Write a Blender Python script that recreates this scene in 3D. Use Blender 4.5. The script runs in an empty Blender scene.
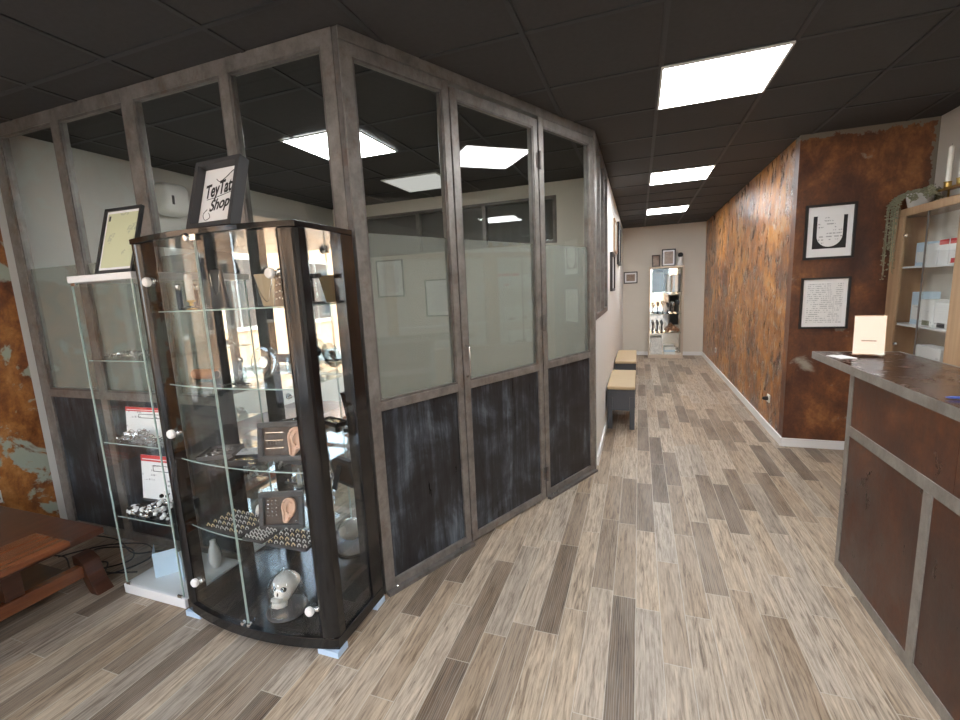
import bpy, bmesh, math, random
from mathutils import Vector, Matrix
random.seed(7)
C = bpy.context.scene.collection
S = bpy.context.scene
PI = math.pi
H = 2.62                       # ceiling height

# ------------------------------------------------------------------ materials
def new_mat(name):
    m = bpy.data.materials.new(name); m.use_nodes = True
    nt = m.node_tree
    for n in list(nt.nodes): nt.nodes.remove(n)
    out = nt.nodes.new('ShaderNodeOutputMaterial')
    return m, nt, out
def N(nt, t, **kw):
    n = nt.nodes.new(t)
    for k, v in kw.items():
        if k.startswith('i_'): n.inputs[k[2:].replace('_', ' ')].default_value = v
        else: setattr(n, k, v)
    return n
def ramp(nt, fac, stops):
    r = nt.nodes.new('ShaderNodeValToRGB')
    el = r.color_ramp.elements
    while len(el) < len(stops): el.new(0.5)
    for e, (p, c) in zip(el, stops):
        e.position = p; e.color = (*c, 1) if len(c) == 3 else c
    nt.links.new(fac, r.inputs[0]); return r
def math_n(nt, op, a, b=None, c=None):
    n = nt.nodes.new('ShaderNodeMath'); n.operation = op
    for i, v in enumerate((a, b, c)):
        if v is None: continue
        if isinstance(v, (int, float)): n.inputs[i].default_value = v
        else: nt.links.new(v, n.inputs[i])
    return n.outputs[0]
def coords(nt, scale=(1, 1, 1), loc=(0, 0, 0), rot=(0, 0, 0)):
    tc = nt.nodes.new('ShaderNodeTexCoord'); mp = nt.nodes.new('ShaderNodeMapping')
    mp.inputs['Scale'].default_value = scale; mp.inputs['Location'].default_value = loc; mp.inputs['Rotation'].default_value = rot
    nt.links.new(tc.outputs['Object'], mp.inputs[0]); return mp.outputs[0]
def noise(nt, vec, scale, detail=4, rough=.55, dist=0):
    n = N(nt, 'ShaderNodeTexNoise', i_Scale=scale, i_Detail=detail, i_Roughness=rough, i_Distortion=dist)
    nt.links.new(vec, n.inputs['Vector']); return n.outputs['Fac']
def mixc(nt, fac, a, b, blend='MIX'):
    n = nt.nodes.new('ShaderNodeMix'); n.data_type = 'RGBA'; n.blend_type = blend
    for i, v in ((0, fac), (6, a), (7, b)):
        if isinstance(v, (int, float)): n.inputs[i].default_value = v
        elif isinstance(v, tuple): n.inputs[i].default_value = (*v, 1)
        else: nt.links.new(v, n.inputs[i])
    return n.outputs[2]
def pbsdf(nt, out, color=None, rough=.5, metal=0, bump=None, bstr=.2, bdist=.01, spec=None, coat=0):
    b = nt.nodes.new('ShaderNodeBsdfPrincipled')
    for k, v in (('Base Color', color), ('Roughness', rough), ('Metallic', metal)):
        if v is None: continue
        if isinstance(v, tuple): b.inputs[k].default_value = (*v, 1)
        elif isinstance(v, (int, float)): b.inputs[k].default_value = v
        else: nt.links.new(v, b.inputs[k])
    if spec is not None: b.inputs['Specular IOR Level'].default_value = spec
    if coat: b.inputs['Coat Weight'].default_value = coat; b.inputs['Coat Roughness'].default_value = .12
    if bump is not None:
        bp = N(nt, 'ShaderNodeBump', i_Strength=bstr, i_Distance=bdist)
        nt.links.new(bump, bp.inputs['Height']); nt.links.new(bp.outputs[0], b.inputs['Normal'])
    nt.links.new(b.outputs[0], out.inputs[0]); return b
def plain(name, color, rough=.5, metal=0, var=.06, scale=14, spec=None, coat=0):
    m, nt, out = new_mat(name)
    f = noise(nt, coords(nt), scale)
    c = mixc(nt, f, tuple(max(0, x*(1-var)) for x in color), tuple(min(1, x*(1+var)) for x in color))
    pbsdf(nt, out, c, rough, metal, spec=spec, coat=coat); return m
def glass(name, tint=(.96, .98, .97), base=.04, power=5.0):
    m, nt, out = new_mat(name)
    lw = N(nt, 'ShaderNodeLayerWeight', i_Blend=.5)
    p = math_n(nt, 'POWER', lw.outputs['Facing'], power)
    f = math_n(nt, 'MULTIPLY_ADD', p, 1-base, base)
    t = N(nt, 'ShaderNodeBsdfTransparent'); t.inputs[0].default_value = (*tint, 1)
    g = N(nt, 'ShaderNodeBsdfGlossy', i_Roughness=.004)
    mx = nt.nodes.new('ShaderNodeMixShader')
    nt.links.new(f, mx.inputs[0]); nt.links.new(t.outputs[0], mx.inputs[1]); nt.links.new(g.outputs[0], mx.inputs[2])
    nt.links.new(mx.outputs[0], out.inputs[0]); return m
def film_mat(name):
    m, nt, out = new_mat(name)
    t = N(nt, 'ShaderNodeBsdfTransparent'); t.inputs[0].default_value = (.86, .87, .85, 1)
    d = N(nt, 'ShaderNodeBsdfDiffuse'); d.inputs[0].default_value = (.40, .40, .375, 1)
    mx = N(nt, 'ShaderNodeMixShader'); mx.inputs[0].default_value = .36
    nt.links.new(t.outputs[0], mx.inputs[1]); nt.links.new(d.outputs[0], mx.inputs[2]); nt.links.new(mx.outputs[0], out.inputs[0]); return m
def emit(name, color, strength):
    m, nt, out = new_mat(name)
    e = N(nt, 'ShaderNodeEmission'); e.inputs[0].default_value = (*color, 1); e.inputs[1].default_value = strength
    nt.links.new(e.outputs[0], out.inputs[0]); return m

def floor_mat():
    m, nt, out = new_mat('wood_look_plank_tiles')
    W, L, g = .1058, .70, .0019
    tc = nt.nodes.new('ShaderNodeTexCoord'); sx = nt.nodes.new('ShaderNodeSeparateXYZ')
    nt.links.new(tc.outputs['Object'], sx.inputs[0])
    X, Y = sx.outputs[0], sx.outputs[1]
    u = math_n(nt, 'DIVIDE', math_n(nt, 'SUBTRACT', X, .105), W)
    row = math_n(nt, 'FLOOR', u); fu = math_n(nt, 'SUBTRACT', u, row)
    wn = nt.nodes.new('ShaderNodeTexWhiteNoise'); wn.noise_dimensions = '1D'; nt.links.new(row, wn.inputs['W'])
    v = math_n(nt, 'ADD', math_n(nt, 'DIVIDE', Y, L), wn.outputs['Value'])
    col = math_n(nt, 'FLOOR', v); fv = math_n(nt, 'SUBTRACT', v, col)
    cb = nt.nodes.new('ShaderNodeCombineXYZ'); nt.links.new(row, cb.inputs[0]); nt.links.new(col, cb.inputs[1])
    w2 = nt.nodes.new('ShaderNodeTexWhiteNoise'); w2.noise_dimensions = '2D'; nt.links.new(cb.outputs[0], w2.inputs['Vector'])
    tone = ramp(nt, w2.outputs['Value'], [(0, (.11, .070, .043)), (.14, (.17, .115, .072)), (.30, (.26, .19, .13)), (.42, (.38, .29, .205)),
                                          (.58, (.47, .39, .305)), (.72, (.46, .355, .25)), (.86, (.49, .42, .345)), (1, (.31, .26, .21))]).outputs[0]
    # grain
    off = N(nt, 'ShaderNodeVectorMath', operation='MULTIPLY_ADD'); nt.links.new(w2.outputs['Color'], off.inputs[0])
    off.inputs[1].default_value = (9, 9, 9); nt.links.new(tc.outputs['Object'], off.inputs[2])
    mp = nt.nodes.new('ShaderNodeMapping'); mp.inputs['Scale'].default_value = (22, 1.6, 1); nt.links.new(off.outputs[0], mp.inputs[0])
    gr = noise(nt, mp.outputs[0], 3.2, 6, .62, .9)
    gm = ramp(nt, gr, [(.36, (.42, .37, .33)), (.47, (.86, .84, .82)), (.56, (1.04, 1.03, 1.02)), (.68, (1.28, 1.24, 1.20))]).outputs[0]
    c = mixc(nt, .95, tone, gm, 'MULTIPLY')
    mp3 = nt.nodes.new('ShaderNodeMapping'); mp3.inputs['Scale'].default_value = (70, 5, 1); nt.links.new(off.outputs[0], mp3.inputs[0])
    g3 = noise(nt, mp3.outputs[0], 2.0, 5, .7, .3)
    c = mixc(nt, .8, c, ramp(nt, g3, [(.36, (.55, .50, .46)), (.48, (.95, .94, .93)), (.62, (1.12, 1.10, 1.08))]).outputs[0], 'MULTIPLY')
    # cerused (limed) figure on some of the planks
    wv = N(nt, 'ShaderNodeTexWave', i_Scale=1.5, i_Distortion=7.0, i_Detail=2.5); wv.bands_direction = 'X'
    mp2 = nt.nodes.new('ShaderNodeMapping'); mp2.inputs['Scale'].default_value = (24, 2.2, 1); nt.links.new(off.outputs[0], mp2.inputs[0])
    nt.links.new(mp2.outputs[0], wv.inputs['Vector'])
    sel = math_n(nt, 'LESS_THAN', w2.outputs['Value'], .34)
    lime = math_n(nt, 'MULTIPLY', ramp(nt, wv.outputs['Fac'], [(.74, (0, 0, 0)), (.95, (1, 1, 1))]).outputs[0], math_n(nt, 'MULTIPLY', sel, .38))
    c = mixc(nt, lime, c, (.42, .37, .31))
    blot = noise(nt, coords(nt, (6, 1.2, 1)), 1.5, 3)
    c = mixc(nt, ramp(nt, blot, [(.35, (0, 0, 0)), (.7, (.35, .35, .35))]).outputs[0], c, (.44, .37, .30))
    # grout joints
    ju = math_n(nt, 'LESS_THAN', math_n(nt, 'MINIMUM', fu, math_n(nt, 'SUBTRACT', 1, fu)), g/W)
    jv = math_n(nt, 'LESS_THAN', math_n(nt, 'MINIMUM', fv, math_n(nt, 'SUBTRACT', 1, fv)), g/L)
    j = math_n(nt, 'MAXIMUM', ju, jv)
    c = mixc(nt, math_n(nt, 'MULTIPLY', j, .75), c, (.52, .46, .38))
    hgt = math_n(nt, 'SUBTRACT', math_n(nt, 'MULTIPLY', gr, .3), math_n(nt, 'MULTIPLY', j, .6))
    pbsdf(nt, out, c, .42, bump=hgt, bstr=.25, bdist=.004, spec=.4); return m

def rust_mat(name, stops, scale=1.0, rough=.38, patches=None, streak=0, bstr=.35, metal=.0, border=0):
    m, nt, out = new_mat(name)
    v = coords(nt)
    a = noise(nt, v, 1.3*scale, 8, .62, .6)
    b = noise(nt, coords(nt, (1, 1, .6), (3, 7, 1)), 5.5*scale, 8, .7, .3)
    f = math_n(nt, 'ADD', math_n(nt, 'MULTIPLY', a, .55), math_n(nt, 'MULTIPLY', b, .45))
    f = math_n(nt, 'MULTIPLY_ADD', math_n(nt, 'SUBTRACT', f, .5), 2.6, .5)
    c = ramp(nt, f, stops).outputs[0]
    fine = noise(nt, v, 38*scale, 5, .7)
    c = mixc(nt, .5, c, ramp(nt, fine, [(.3, (.62, .58, .55)), (.55, (1, 1, 1)), (.75, (1.2, 1.15, 1.1))]).outputs[0], 'MULTIPLY')
    if streak:
        s = noise(nt, coords(nt, (4, 4, 1.7), (1, 4, 2)), 4.5, 6, .7, .8)
        c = mixc(nt, ramp(nt, s, [(.54, (0, 0, 0)), (.62, (streak,)*3)]).outputs[0], c, (.52, .46, .36))
    if patches:
        pcol, lo, hi = patches
        p = noise(nt, coords(nt, (1, 1, 1), (11, 2.3, 5)), 2.6, 6, .6, .4)
        c = mixc(nt, ramp(nt, p, [(lo, (0, 0, 0)), (hi, (1, 1, 1))]).outputs[0], c, pcol)
    if border:                                                   # bare, unrusted margin along top and side edge of the sheet
        sx = nt.nodes.new('ShaderNodeSeparateXYZ'); nt.links.new(v, sx.inputs[0])
        wob = math_n(nt, 'MULTIPLY', math_n(nt, 'SUBTRACT', noise(nt, v, 14, 5, .7), .5), .16)
        e = math_n(nt, 'MAXIMUM', math_n(nt, 'SUBTRACT', sx.outputs[2], H-.035), math_n(nt, 'SUBTRACT', sx.outputs[0], border-.03))
        c = mixc(nt, math_n(nt, 'GREATER_THAN', math_n(nt, 'ADD', e, wob), 0), c, (.20, .175, .14))
    rg = ramp(nt, b, [(.3, (rough-.12,)*3), (.7, (rough+.15,)*3)]).outputs[0]
    pbsdf(nt, out, c, rg, metal, bump=b, bstr=bstr, bdist=.012); return m

def steel_mat(name, lo, hi, rough=.42, rust=.5, metal=.75):
    m, nt, out = new_mat(name)
    v = coords(nt)
    a = noise(nt, coords(nt, (2.5, 2.5, 2.0)), 4, 8, .72)
    c = ramp(nt, a, [(.3, lo), (.7, hi)]).outputs[0]
    r = noise(nt, coords(nt, (1, 1, .8), (4, 1, 2)), 9, 8, .75)
    c = mixc(nt, ramp(nt, r, [(.52, (0, 0, 0)), (.68, (rust,)*3)]).outputs[0], c, (.16, .085, .05))
    pbsdf(nt, out, c, ramp(nt, a, [(.2, (rough-.1,)*3), (.8, (rough+.14,)*3)]).outputs[0], metal); return m

def blued_mat():
    m, nt, out = new_mat('blued_black_steel_sheet')
    a = noise(nt, coords(nt, (2.2, 2.2, 2.2)), 1.6, 6, .62, .5)
    d = noise(nt, coords(nt, (16, 16, 1.4)), 1.5, 6, .7, .4)
    f = math_n(nt, 'ADD', math_n(nt, 'MULTIPLY', a, .5), math_n(nt, 'MULTIPLY', d, .5))
    c = ramp(nt, f, [(.38, (.022, .021, .022)), (.50, (.036, .038, .043)), (.57, (.072, .086, .104)), (.66, (.17, .205, .245))]).outputs[0]
    pbsdf(nt, out, c, ramp(nt, d, [(.3, (.26,)*3), (.7, (.46,)*3)]).outputs[0], .35, bump=d, bstr=.05, bdist=.004); return m

def wood_mat(name, dark, light, axis=1, scale=1.0, rough=.35, coat=0):
    m, nt, out = new_mat(name)
    sc = [26, 26, 26]; sc[axis] = 1.6
    gr = noise(nt, coords(nt, tuple(sc)), 1.0*scale, 7, .62, .5)
    gl = noise(nt, coords(nt), 2.0, 3)
    c = ramp(nt, math_n(nt, 'ADD', math_n(nt, 'MULTIPLY', gr, .7), math_n(nt, 'MULTIPLY', gl, .3)), [(.32, dark), (.66, light)]).outputs[0]
    pbsdf(nt, out, c, rough, bump=gr, bstr=.08, bdist=.003, coat=coat); return m

def print_mat(name, paper, ink, lines=40, fill=.55, axis=2):
    """paper with illegible rows of fine print (no characters)"""
    m, nt, out = new_mat(name)
    tc = nt.nodes.new('ShaderNodeTexCoord'); sx = nt.nodes.new('ShaderNodeSeparateXYZ'); nt.links.new(tc.outputs['Object'], sx.inputs[0])
    z = math_n(nt, 'MULTIPLY', sx.outputs[axis], lines); fz = math_n(nt, 'FRACT', z)
    band = math_n(nt, 'LESS_THAN', fz, .38)
    sc = [90, 90, 90]; sc[axis] = lines*.5
    w = noise(nt, coords(nt, tuple(sc)), 1.0, 2)
    blk = noise(nt, coords(nt, (12, 12, 12)), 1.0, 1)
    k = math_n(nt, 'MULTIPLY', math_n(nt, 'MULTIPLY', band, math_n(nt, 'GREATER_THAN', w, .48)), math_n(nt, 'GREATER_THAN', blk, fill))
    c = mixc(nt, math_n(nt, 'MULTIPLY', k, .7), paper, ink)
    pbsdf(nt, out, c, .6); return m

M = dict(
    floor=floor_mat(),
    tile=plain('charcoal_ceiling_tile', (.060, .057, .056), .75, var=.15, scale=40, spec=.25),
    tbar=plain('grey_ceiling_rail', (.042, .042, .043), .5, var=.1, spec=.3),
    paint=plain('warm_white_paint', (.70, .655, .58), .6, var=.03, scale=3),
    white_paint=plain('white_paint', (.80, .785, .75), .5, var=.03, scale=3),
    grey_paint=plain('grey_white_paint', (.56, .55, .52), .6, var=.03, scale=3),
    rust=rust_mat('varnished_rust_wall', [(.12, (.035, .012, .008)), (.34, (.12, .040, .014)), (.52, (.29, .105, .020)), (.70, (.52, .225, .040)), (.88, (.40, .26, .13))], 1.5, .30, streak=.6, bstr=.8),
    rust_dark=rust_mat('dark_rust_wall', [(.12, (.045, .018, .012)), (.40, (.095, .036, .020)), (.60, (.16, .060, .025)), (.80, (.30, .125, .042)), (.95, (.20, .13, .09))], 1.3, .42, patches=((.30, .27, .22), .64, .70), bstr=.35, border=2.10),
    rust_left=rust_mat('peeling_rust_wall', [(.12, (.060, .020, .009)), (.34, (.16, .050, .015)), (.56, (.34, .13, .030)), (.78, (.48, .22, .07))], 1.7, .45, patches=((.33, .36, .29), .535, .56), bstr=.4),
    rust_desk=rust_mat('dark_rusted_steel_sheet', [(.10, (.030, .013, .010)), (.40, (.062, .024, .016)), (.65, (.105, .039, .021)), (.90, (.20, .075, .034))], 1.2, .34, bstr=.08, metal=.25),
    desk_top=rust_mat('dark_varnished_desk_top', [(.12, (.040, .020, .014)), (.5, (.075, .036, .023)), (.85, (.12, .062, .038))], 1.6, .20, bstr=.03, metal=.1),
    steel=steel_mat('raw_steel_section', (.15, .138, .128), (.34, .315, .29), metal=.5),
    steel_dark=steel_mat('dark_steel_section', (.09, .083, .078), (.24, .22, .205), metal=.45),
    desk_steel=steel_mat('brushed_steel_section', (.20, .185, .165), (.40, .375, .34), .4, .3, .5),
    blued=blued_mat(),
    glass=glass('clear_glass'), vglass=glass('cabinet_glass', (.985, .996, .992), .04),
    shelf_glass=glass('green_edged_shelf_glass', (.95, .985, .972), .06),
    window_glass=glass('shop_window_glass', (.95, .97, .97)),
    film=film_mat('frosted_film'),
    mirror=plain('mirror', (.78, .79, .78), .015, 1, var=.0),
    black_gloss=plain('glossy_black_lacquer', (.010, .0095, .0095), .13),
    black=plain('matt_black', (.018, .017, .017), .5),
    charcoal=plain('charcoal_board', (.045, .045, .048), .5),
    dark_brown=plain('dark_brown_leatherette', (.06, .038, .028), .55),
    chrome=plain('polished_chrome', (.80, .80, .80), .12, 1),
    silver=plain('silver_jewellery', (.75, .74, .72), .22, 1, var=.2, scale=60),
    ring_silver=plain('pale_silver_ring', (.74, .73, .71), .35, .3, var=.15, scale=60),
    ring_gold=plain('pale_gold_ring', (.80, .66, .42), .35, .3, var=.15, scale=60),
    gold=plain('gold_jewellery', (.85, .68, .42), .25, 1, var=.2, scale=60),
    brass=plain('brass', (.62, .42, .14), .3, 1),
    white=plain('white_lacquer', (.82, .82, .82), .3, var=.02),
    white_plastic=plain('white_plastic', (.78, .77, .74), .4, var=.02),
    bone=plain('ivory_white_resin', (.78, .75, .70), .45, var=.08),
    pale_blue=plain('pale_blue_foot', (.48, .62, .78), .45),
    silicone=plain('skin_toned_silicone', (.72, .47, .34), .5, var=.08),
    paper=plain('white_paper', (.84, .84, .84), .6, var=.01),
    print=print_mat('printed_white_paper', (.82, .82, .82), (.25, .25, .27)),
    print_grey=print_mat('densely_printed_paper', (.80, .80, .79), (.30, .30, .32), 60, .42),
    certificate=print_mat('pale_green_certificate', (.60, .62, .40), (.38, .40, .28), 26, .6, 1),
    red=plain('red_print', (.62, .05, .05), .5),
    pale_blue_card=plain('pale_blue_card', (.58, .74, .88), .5),
    blue=plain('blue_plastic', (.05, .10, .42), .35),
    ink=plain('black_ink', (.015, .015, .016), .6),
    red_wood=wood_mat('reddish_hardwood', (.075, .022, .010), (.25, .085, .032), 1, 1, .26, .25),
    red_wood_end=wood_mat('dark_reddish_hardwood', (.026, .009, .006), (.088, .030, .014), 1, 1, .3, .15),
    oak=wood_mat('light_oak_veneer', (.34, .21, .115), (.52, .35, .21), 2, .8, .42),
    tan=plain('tan_cushion', (.47, .36, .22), .55),
    slate=plain('dark_slate_panel', (.055, .062, .075), .45),
    plant=plain('grey_green_leaf', (.25, .25, .165), .55, var=.35, scale=60),
    glass_edge=plain('pale_green_glass_edge', (.42, .53, .49), .15),
    pale_frame=plain('pale_wood_frame', (.62, .52, .42), .4),
    pot=plain('pale_glazed_pot', (.55, .55, .53), .25),
    cable=plain('black_rubber', (.012, .012, .013), .45),
    wax=plain('ivory_wax', (.85, .82, .74), .4),
    clear=glass('blown_glass', (.985, .99, .99), .10, 2.2),
    frost_disc=glass('pale_glass_plate', (.80, .86, .88), .10, 3.0),
    bead_brown=plain('brown_wooden_beads', (.30, .13, .06), .4),
    photo=plain('dim_printed_photograph', (.30, .22, .17), .4, var=.75, scale=30),
    led=emit('lit_led_diffuser', (.97, .985, 1.0), 16.0),
    led_dim=emit('weak_led_diffuser', (1, .97, .92), .30),
    facade=plain('sunlit_peach_render', (.50, .30, .18), .8, var=.12, scale=2),
    facade_trim=plain('pale_stone_trim', (.62, .58, .50), .8),
    asphalt=plain('grey_paving', (.26, .25, .24), .85, var=.15, scale=4),
    dark_glass=plain('dark_pane', (.03, .035, .04), .05, 0),
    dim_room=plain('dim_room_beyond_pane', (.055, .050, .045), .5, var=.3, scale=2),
)

# ------------------------------------------------------------------ mesh helpers
def BM(): return bmesh.new()
def box(bm, x0, x1, y0, y1, z0, z1, mat=None, mi=0):
    vs = [bm.verts.new((x, y, z)) for x in (x0, x1) for y in (y0, y1) for z in (z0, z1)]
    for q in ((0, 1, 3, 2), (4, 6, 7, 5), (0, 4, 5, 1), (2, 3, 7, 6), (0, 2, 6, 4), (1, 5, 7, 3)):
        f = bm.faces.new([vs[i] for i in q]); f.material_index = mi
    if mat is not None: bmesh.ops.transform(bm, matrix=mat, verts=vs)
    return vs
def prism(bm, pts, z0, z1, mat=None, axis='z', mi=0):
    n = len(pts); A = []; B = []
    for (a, b) in pts:
        if axis == 'z': p, q = (a, b, z0), (a, b, z1)
        elif axis == 'y': p, q = (a, z0, b), (a, z1, b)
        else: p, q = (z0, a, b), (z1, a, b)
        A.append(bm.verts.new(p)); B.append(bm.verts.new(q))
    fs = [bm.faces.new(A), bm.faces.new(list(reversed(B)))]
    for i in range(n): fs.append(bm.faces.new((A[i], B[i], B[(i+1) % n], A[(i+1) % n])))
    for f in fs: f.material_index = mi
    if mat is not None: bmesh.ops.transform(bm, matrix=mat, verts=A+B)
def lathe(bm, prof, n=20, c=(0, 0, 0), mat=None, caps=True):
    rings = []; allv = []
    for r, z in prof:
        ring = [bm.verts.new((c[0]+max(r, 1e-5)*math.cos(2*PI*i/n), c[1]+max(r, 1e-5)*math.sin(2*PI*i/n), c[2]+z)) for i in range(n)]
        rings.append(ring); allv += ring
    for a, b in zip(rings, rings[1:]):
        for i in range(n): bm.faces.new((a[i], a[(i+1) % n], b[(i+1) % n], b[i]))
    if caps:
        bm.faces.new(list(reversed(rings[0]))); bm.faces.new(rings[-1])
    if mat is not None: bmesh.ops.transform(bm, matrix=mat, verts=allv)
def tube(bm, pts, r, n=6):
    pts = [Vector(p) for p in pts]; rings = []
    for i, p in enumerate(pts):
        t = (pts[min(i+1, len(pts)-1)]-pts[max(i-1, 0)]).normalized()
        u = t.cross(Vector((0, 0, 1)) if abs(t.z) < .9 else Vector((1, 0, 0))).normalized(); v = t.cross(u)
        rr = r[i] if isinstance(r, (list, tuple)) else r
        rings.append([bm.verts.new(p+rr*(math.cos(2*PI*k/n)*u+math.sin(2*PI*k/n)*v)) for k in range(n)])
    for a, b in zip(rings, rings[1:]):
        for k in range(n): bm.faces.new((a[k], a[(k+1) % n], b[(k+1) % n], b[k]))
    bm.faces.new(list(reversed(rings[0]))); bm.faces.new(rings[-1])
def smooth_path(pts, k=6):
    pts = [Vector(p) for p in pts]; out = []
    P = [pts[0]]+pts+[pts[-1]]
    for i in range(1, len(P)-2):
        for s in range(k):
            t = s/k; a, b, c, d = P[i-1], P[i], P[i+1], P[i+2]
            out.append(.5*((2*b)+(c-a)*t+(2*a-5*b+4*c-d)*t*t+(3*b-a-3*c+d)*t**3))
    out.append(pts[-1]); return out
def ball(bm, c, r, sub=2, sc=(1, 1, 1)):
    bmesh.ops.create_icosphere(bm, subdivisions=sub, radius=1, matrix=Matrix.Translation(c) @ Matrix.Diagonal((r*sc[0], r*sc[1], r*sc[2], 1)))
def obj(name, bm, mat, parent=None, bevel=0, smooth=False, loc=None, rotz=None):
    bmesh.ops.recalc_face_normals(bm, faces=bm.faces)
    me = bpy.data.meshes.new(name); bm.to_mesh(me); bm.free()
    for m in (mat if isinstance(mat, list) else [mat]): me.materials.append(m)
    if smooth:
        for p in me.polygons: p.use_smooth = True
    o = bpy.data.objects.new(name, me); C.objects.link(o)
    if parent: o.parent = parent
    if loc is not None: o.location = loc
    if rotz is not None: o.rotation_euler = (0, 0, rotz)
    if bevel:
        b = o.modifiers.new('bevel', 'BEVEL'); b.width = bevel; b.segments = 2; b.limit_method = 'ANGLE'
    return o
def tag(o, label=None, cat=None, group=None, kind=None):
    if label: o['label'] = label
    if cat: o['category'] = cat
    if group: o['group'] = group
    if kind: o['kind'] = kind
    return o
def thing(name, label, cat, loc=(0, 0, 0), rotz=0, group=None, kind=None):
    o = bpy.data.objects.new(name, None); C.objects.link(o); o.empty_display_size = .05
    o.location = loc; o.rotation_euler = (0, 0, rotz)
    return tag(o, label, cat, group, kind)
def boxo(name, dims, mat, parent=None, bevel=0, **kw):
    bm = BM(); box(bm, *dims); return obj(name, bm, mat, parent, bevel, **kw)
def copy_tree(o, parent=None):
    c = o.copy(); C.objects.link(c); c.parent = parent
    for ch in o.children: copy_tree(ch, c)
    return c
def struct(name, bm, mat, label=None, cat=None, **kw):
    return tag(obj(name, bm, mat, **kw), label, cat, kind='structure')

# ------------------------------------------------------------------ setting: shell
XL, XR, XR2, YB, YO, YF = -3.75, 1.22, 2.10, 9.85, 5.0, -2.7
bm = BM(); box(bm, XL-.12, XR2+.12, YF-.12, YB+.12, -.1, 0)
struct('floor', bm, M['floor'], 'wood-look plank tile floor in mixed brown and beige tones', 'floor')

# ceiling: tiles and the exposed rails of the grid
bm = BM(); box(bm, XL-.12, XR2+.12, YF-.12, YB+.12, H+.002, H+.1)
x = .1-.6*7
while x < XR2:
    if x > XL: box(bm, x-.012, x+.012, YF, YB, H-.004, H+.003, mi=1)
    x += .6
y = 2.73-.6*9
while y < YB:
    if y > YF: box(bm, XL, XR2, y-.012, y+.012, H-.0035, H+.003, mi=1)
    y += .6
struct('ceiling', bm, [M['tile'], M['tbar']], 'charcoal suspended tile ceiling with a grid of thin rails', 'ceiling')

def slab(name, dims, mat, label, cat='wall'):
    bm = BM(); box(bm, *dims); return struct(name, bm, mat, label, cat)
slab('wall_right_rust', (XR, XR+.12, 4.48+.12, YB, 0, H), M['rust'], 'long orange rust wall along right side of the corridor')
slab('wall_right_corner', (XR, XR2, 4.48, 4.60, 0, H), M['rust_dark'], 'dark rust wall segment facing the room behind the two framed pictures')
slab('wall_right', (XR2, XR2+.12, YF, 4.60, 0, H), M['paint'], 'beige painted wall behind the glazed oak cabinet')
slab('wall_back', (-.44, XR+.12, YB, YB+.12, 0, H), M['paint'], 'beige end wall of the corridor')
slab('wall_left_rust', (XL-.12, XL, .43, 1.70, 0, H), M['rust_left'], 'peeling rust and pale green wall at far left')
slab('wall_left_office', (XL-.12, XL, 1.70, YO+.12, 0, H), M['grey_paint'], 'light grey left wall inside the glazed office')
slab('wall_hall_left', (-.40, -.32, 4.99, YB, 0, H), M['white_paint'], 'white wall along left side of the corridor')
slab('wall_hall_left_low', (-.40, -.32, 3.60, 4.985, 0, 1.225), M['white_paint'], 'low white wall under the corridor glazing')
# office back wall, with an opening for the high window strip
bm = BM()
box(bm, XL, -.401, YO, YO+.12, 0, 1.98); box(bm, XL, -.401, YO, YO+.12, 2.48, H)
box(bm, XL, -3.40, YO, YO+.12, 1.98, 2.48); box(bm, -.85, -.401, YO, YO+.12, 1.98, 2.48)
struct('wall_office_back', bm, M['paint'], 'pale wall at back of the office with a high window strip', 'wall')
wn = tag(thing('window_1', None, None, kind='structure'), 'dark high window strip in the office back wall', 'window')
bm = BM()
for a, b in ((-3.40, -3.36), (-2.55, -2.51), (-1.70, -1.66), (-.89, -.85)): box(bm, a, b, YO-.01, YO+.06, 1.98, 2.48)
box(bm, -3.36, -.89, YO-.01, YO+.06, 1.98, 2.01); box(bm, -3.36, -.89, YO-.01, YO+.06, 2.45, 2.48)
obj('window_frame', bm, M['steel_dark'], wn)
boxo('pane', (-3.36, -.89, YO+.03, YO+.036, 2.01, 2.45), M['glass'], wn)
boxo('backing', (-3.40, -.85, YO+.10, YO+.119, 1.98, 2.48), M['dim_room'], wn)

# baseboards
slab('baseboard_right', (XR-.014, XR, 4.48-.014, YB, 0, .075), M['white'], 'white baseboard along the orange rust wall', 'baseboard')
slab('baseboard_corner', (XR, XR2, 4.48-.014, 4.48, 0, .075), M['white'], 'white baseboard under the two framed pictures', 'baseboard')
slab('baseboard_back', (-.306, XR-.014, YB-.014, YB, 0, .075), M['white'], 'white baseboard along the corridor end wall', 'baseboard')
slab('baseboard_hall_left', (-.32, -.306, 3.66, YB-.014, 0, .075), M['white'], 'white baseboard along left side of the corridor', 'baseboard')
slab('baseboard_left', (XL, XL+.014, -2.0, 1.69, 0, .075), M['white'], 'white baseboard at foot of the peeling rust wall', 'baseboard')

# shop front behind the camera: glazed, with daylight
def shop_window(name, lab, ax, pos, a0, a1, z0, z1, mulls):
    w = tag(thing(name, None, None, kind='structure'), lab, 'window')
    fr, gl = BM(), BM()
    def bb(bm, a, b, lo, hi, d0, d1):
        if ax == 'y': box(bm, a, b, pos+d0, pos+d1, lo, hi)
        else: box(bm, pos+d0, pos+d1, a, b, lo, hi)
    for m in [a0+.03]+mulls+[a1-.03]: bb(fr, m-.03, m+.03, z0, z1, -.08, -.02)
    bb(fr, a0, a1, z0, z0+.06, -.08, -.02); bb(fr, a0, a1, z1-.06, z1, -.08, -.02)
    bb(gl, a0+.03, a1-.03, z0+.03, z1-.03, -.052, -.048)
    obj('window_frame', fr, M['black'], w); obj('pane', gl, M['window_glass'], w)
shop_window('window_2', 'wide shop front window behind the viewer', 'y', YF, -3.2, 1.7, .10, 2.45, [-1.6, -.55, .4])
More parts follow.
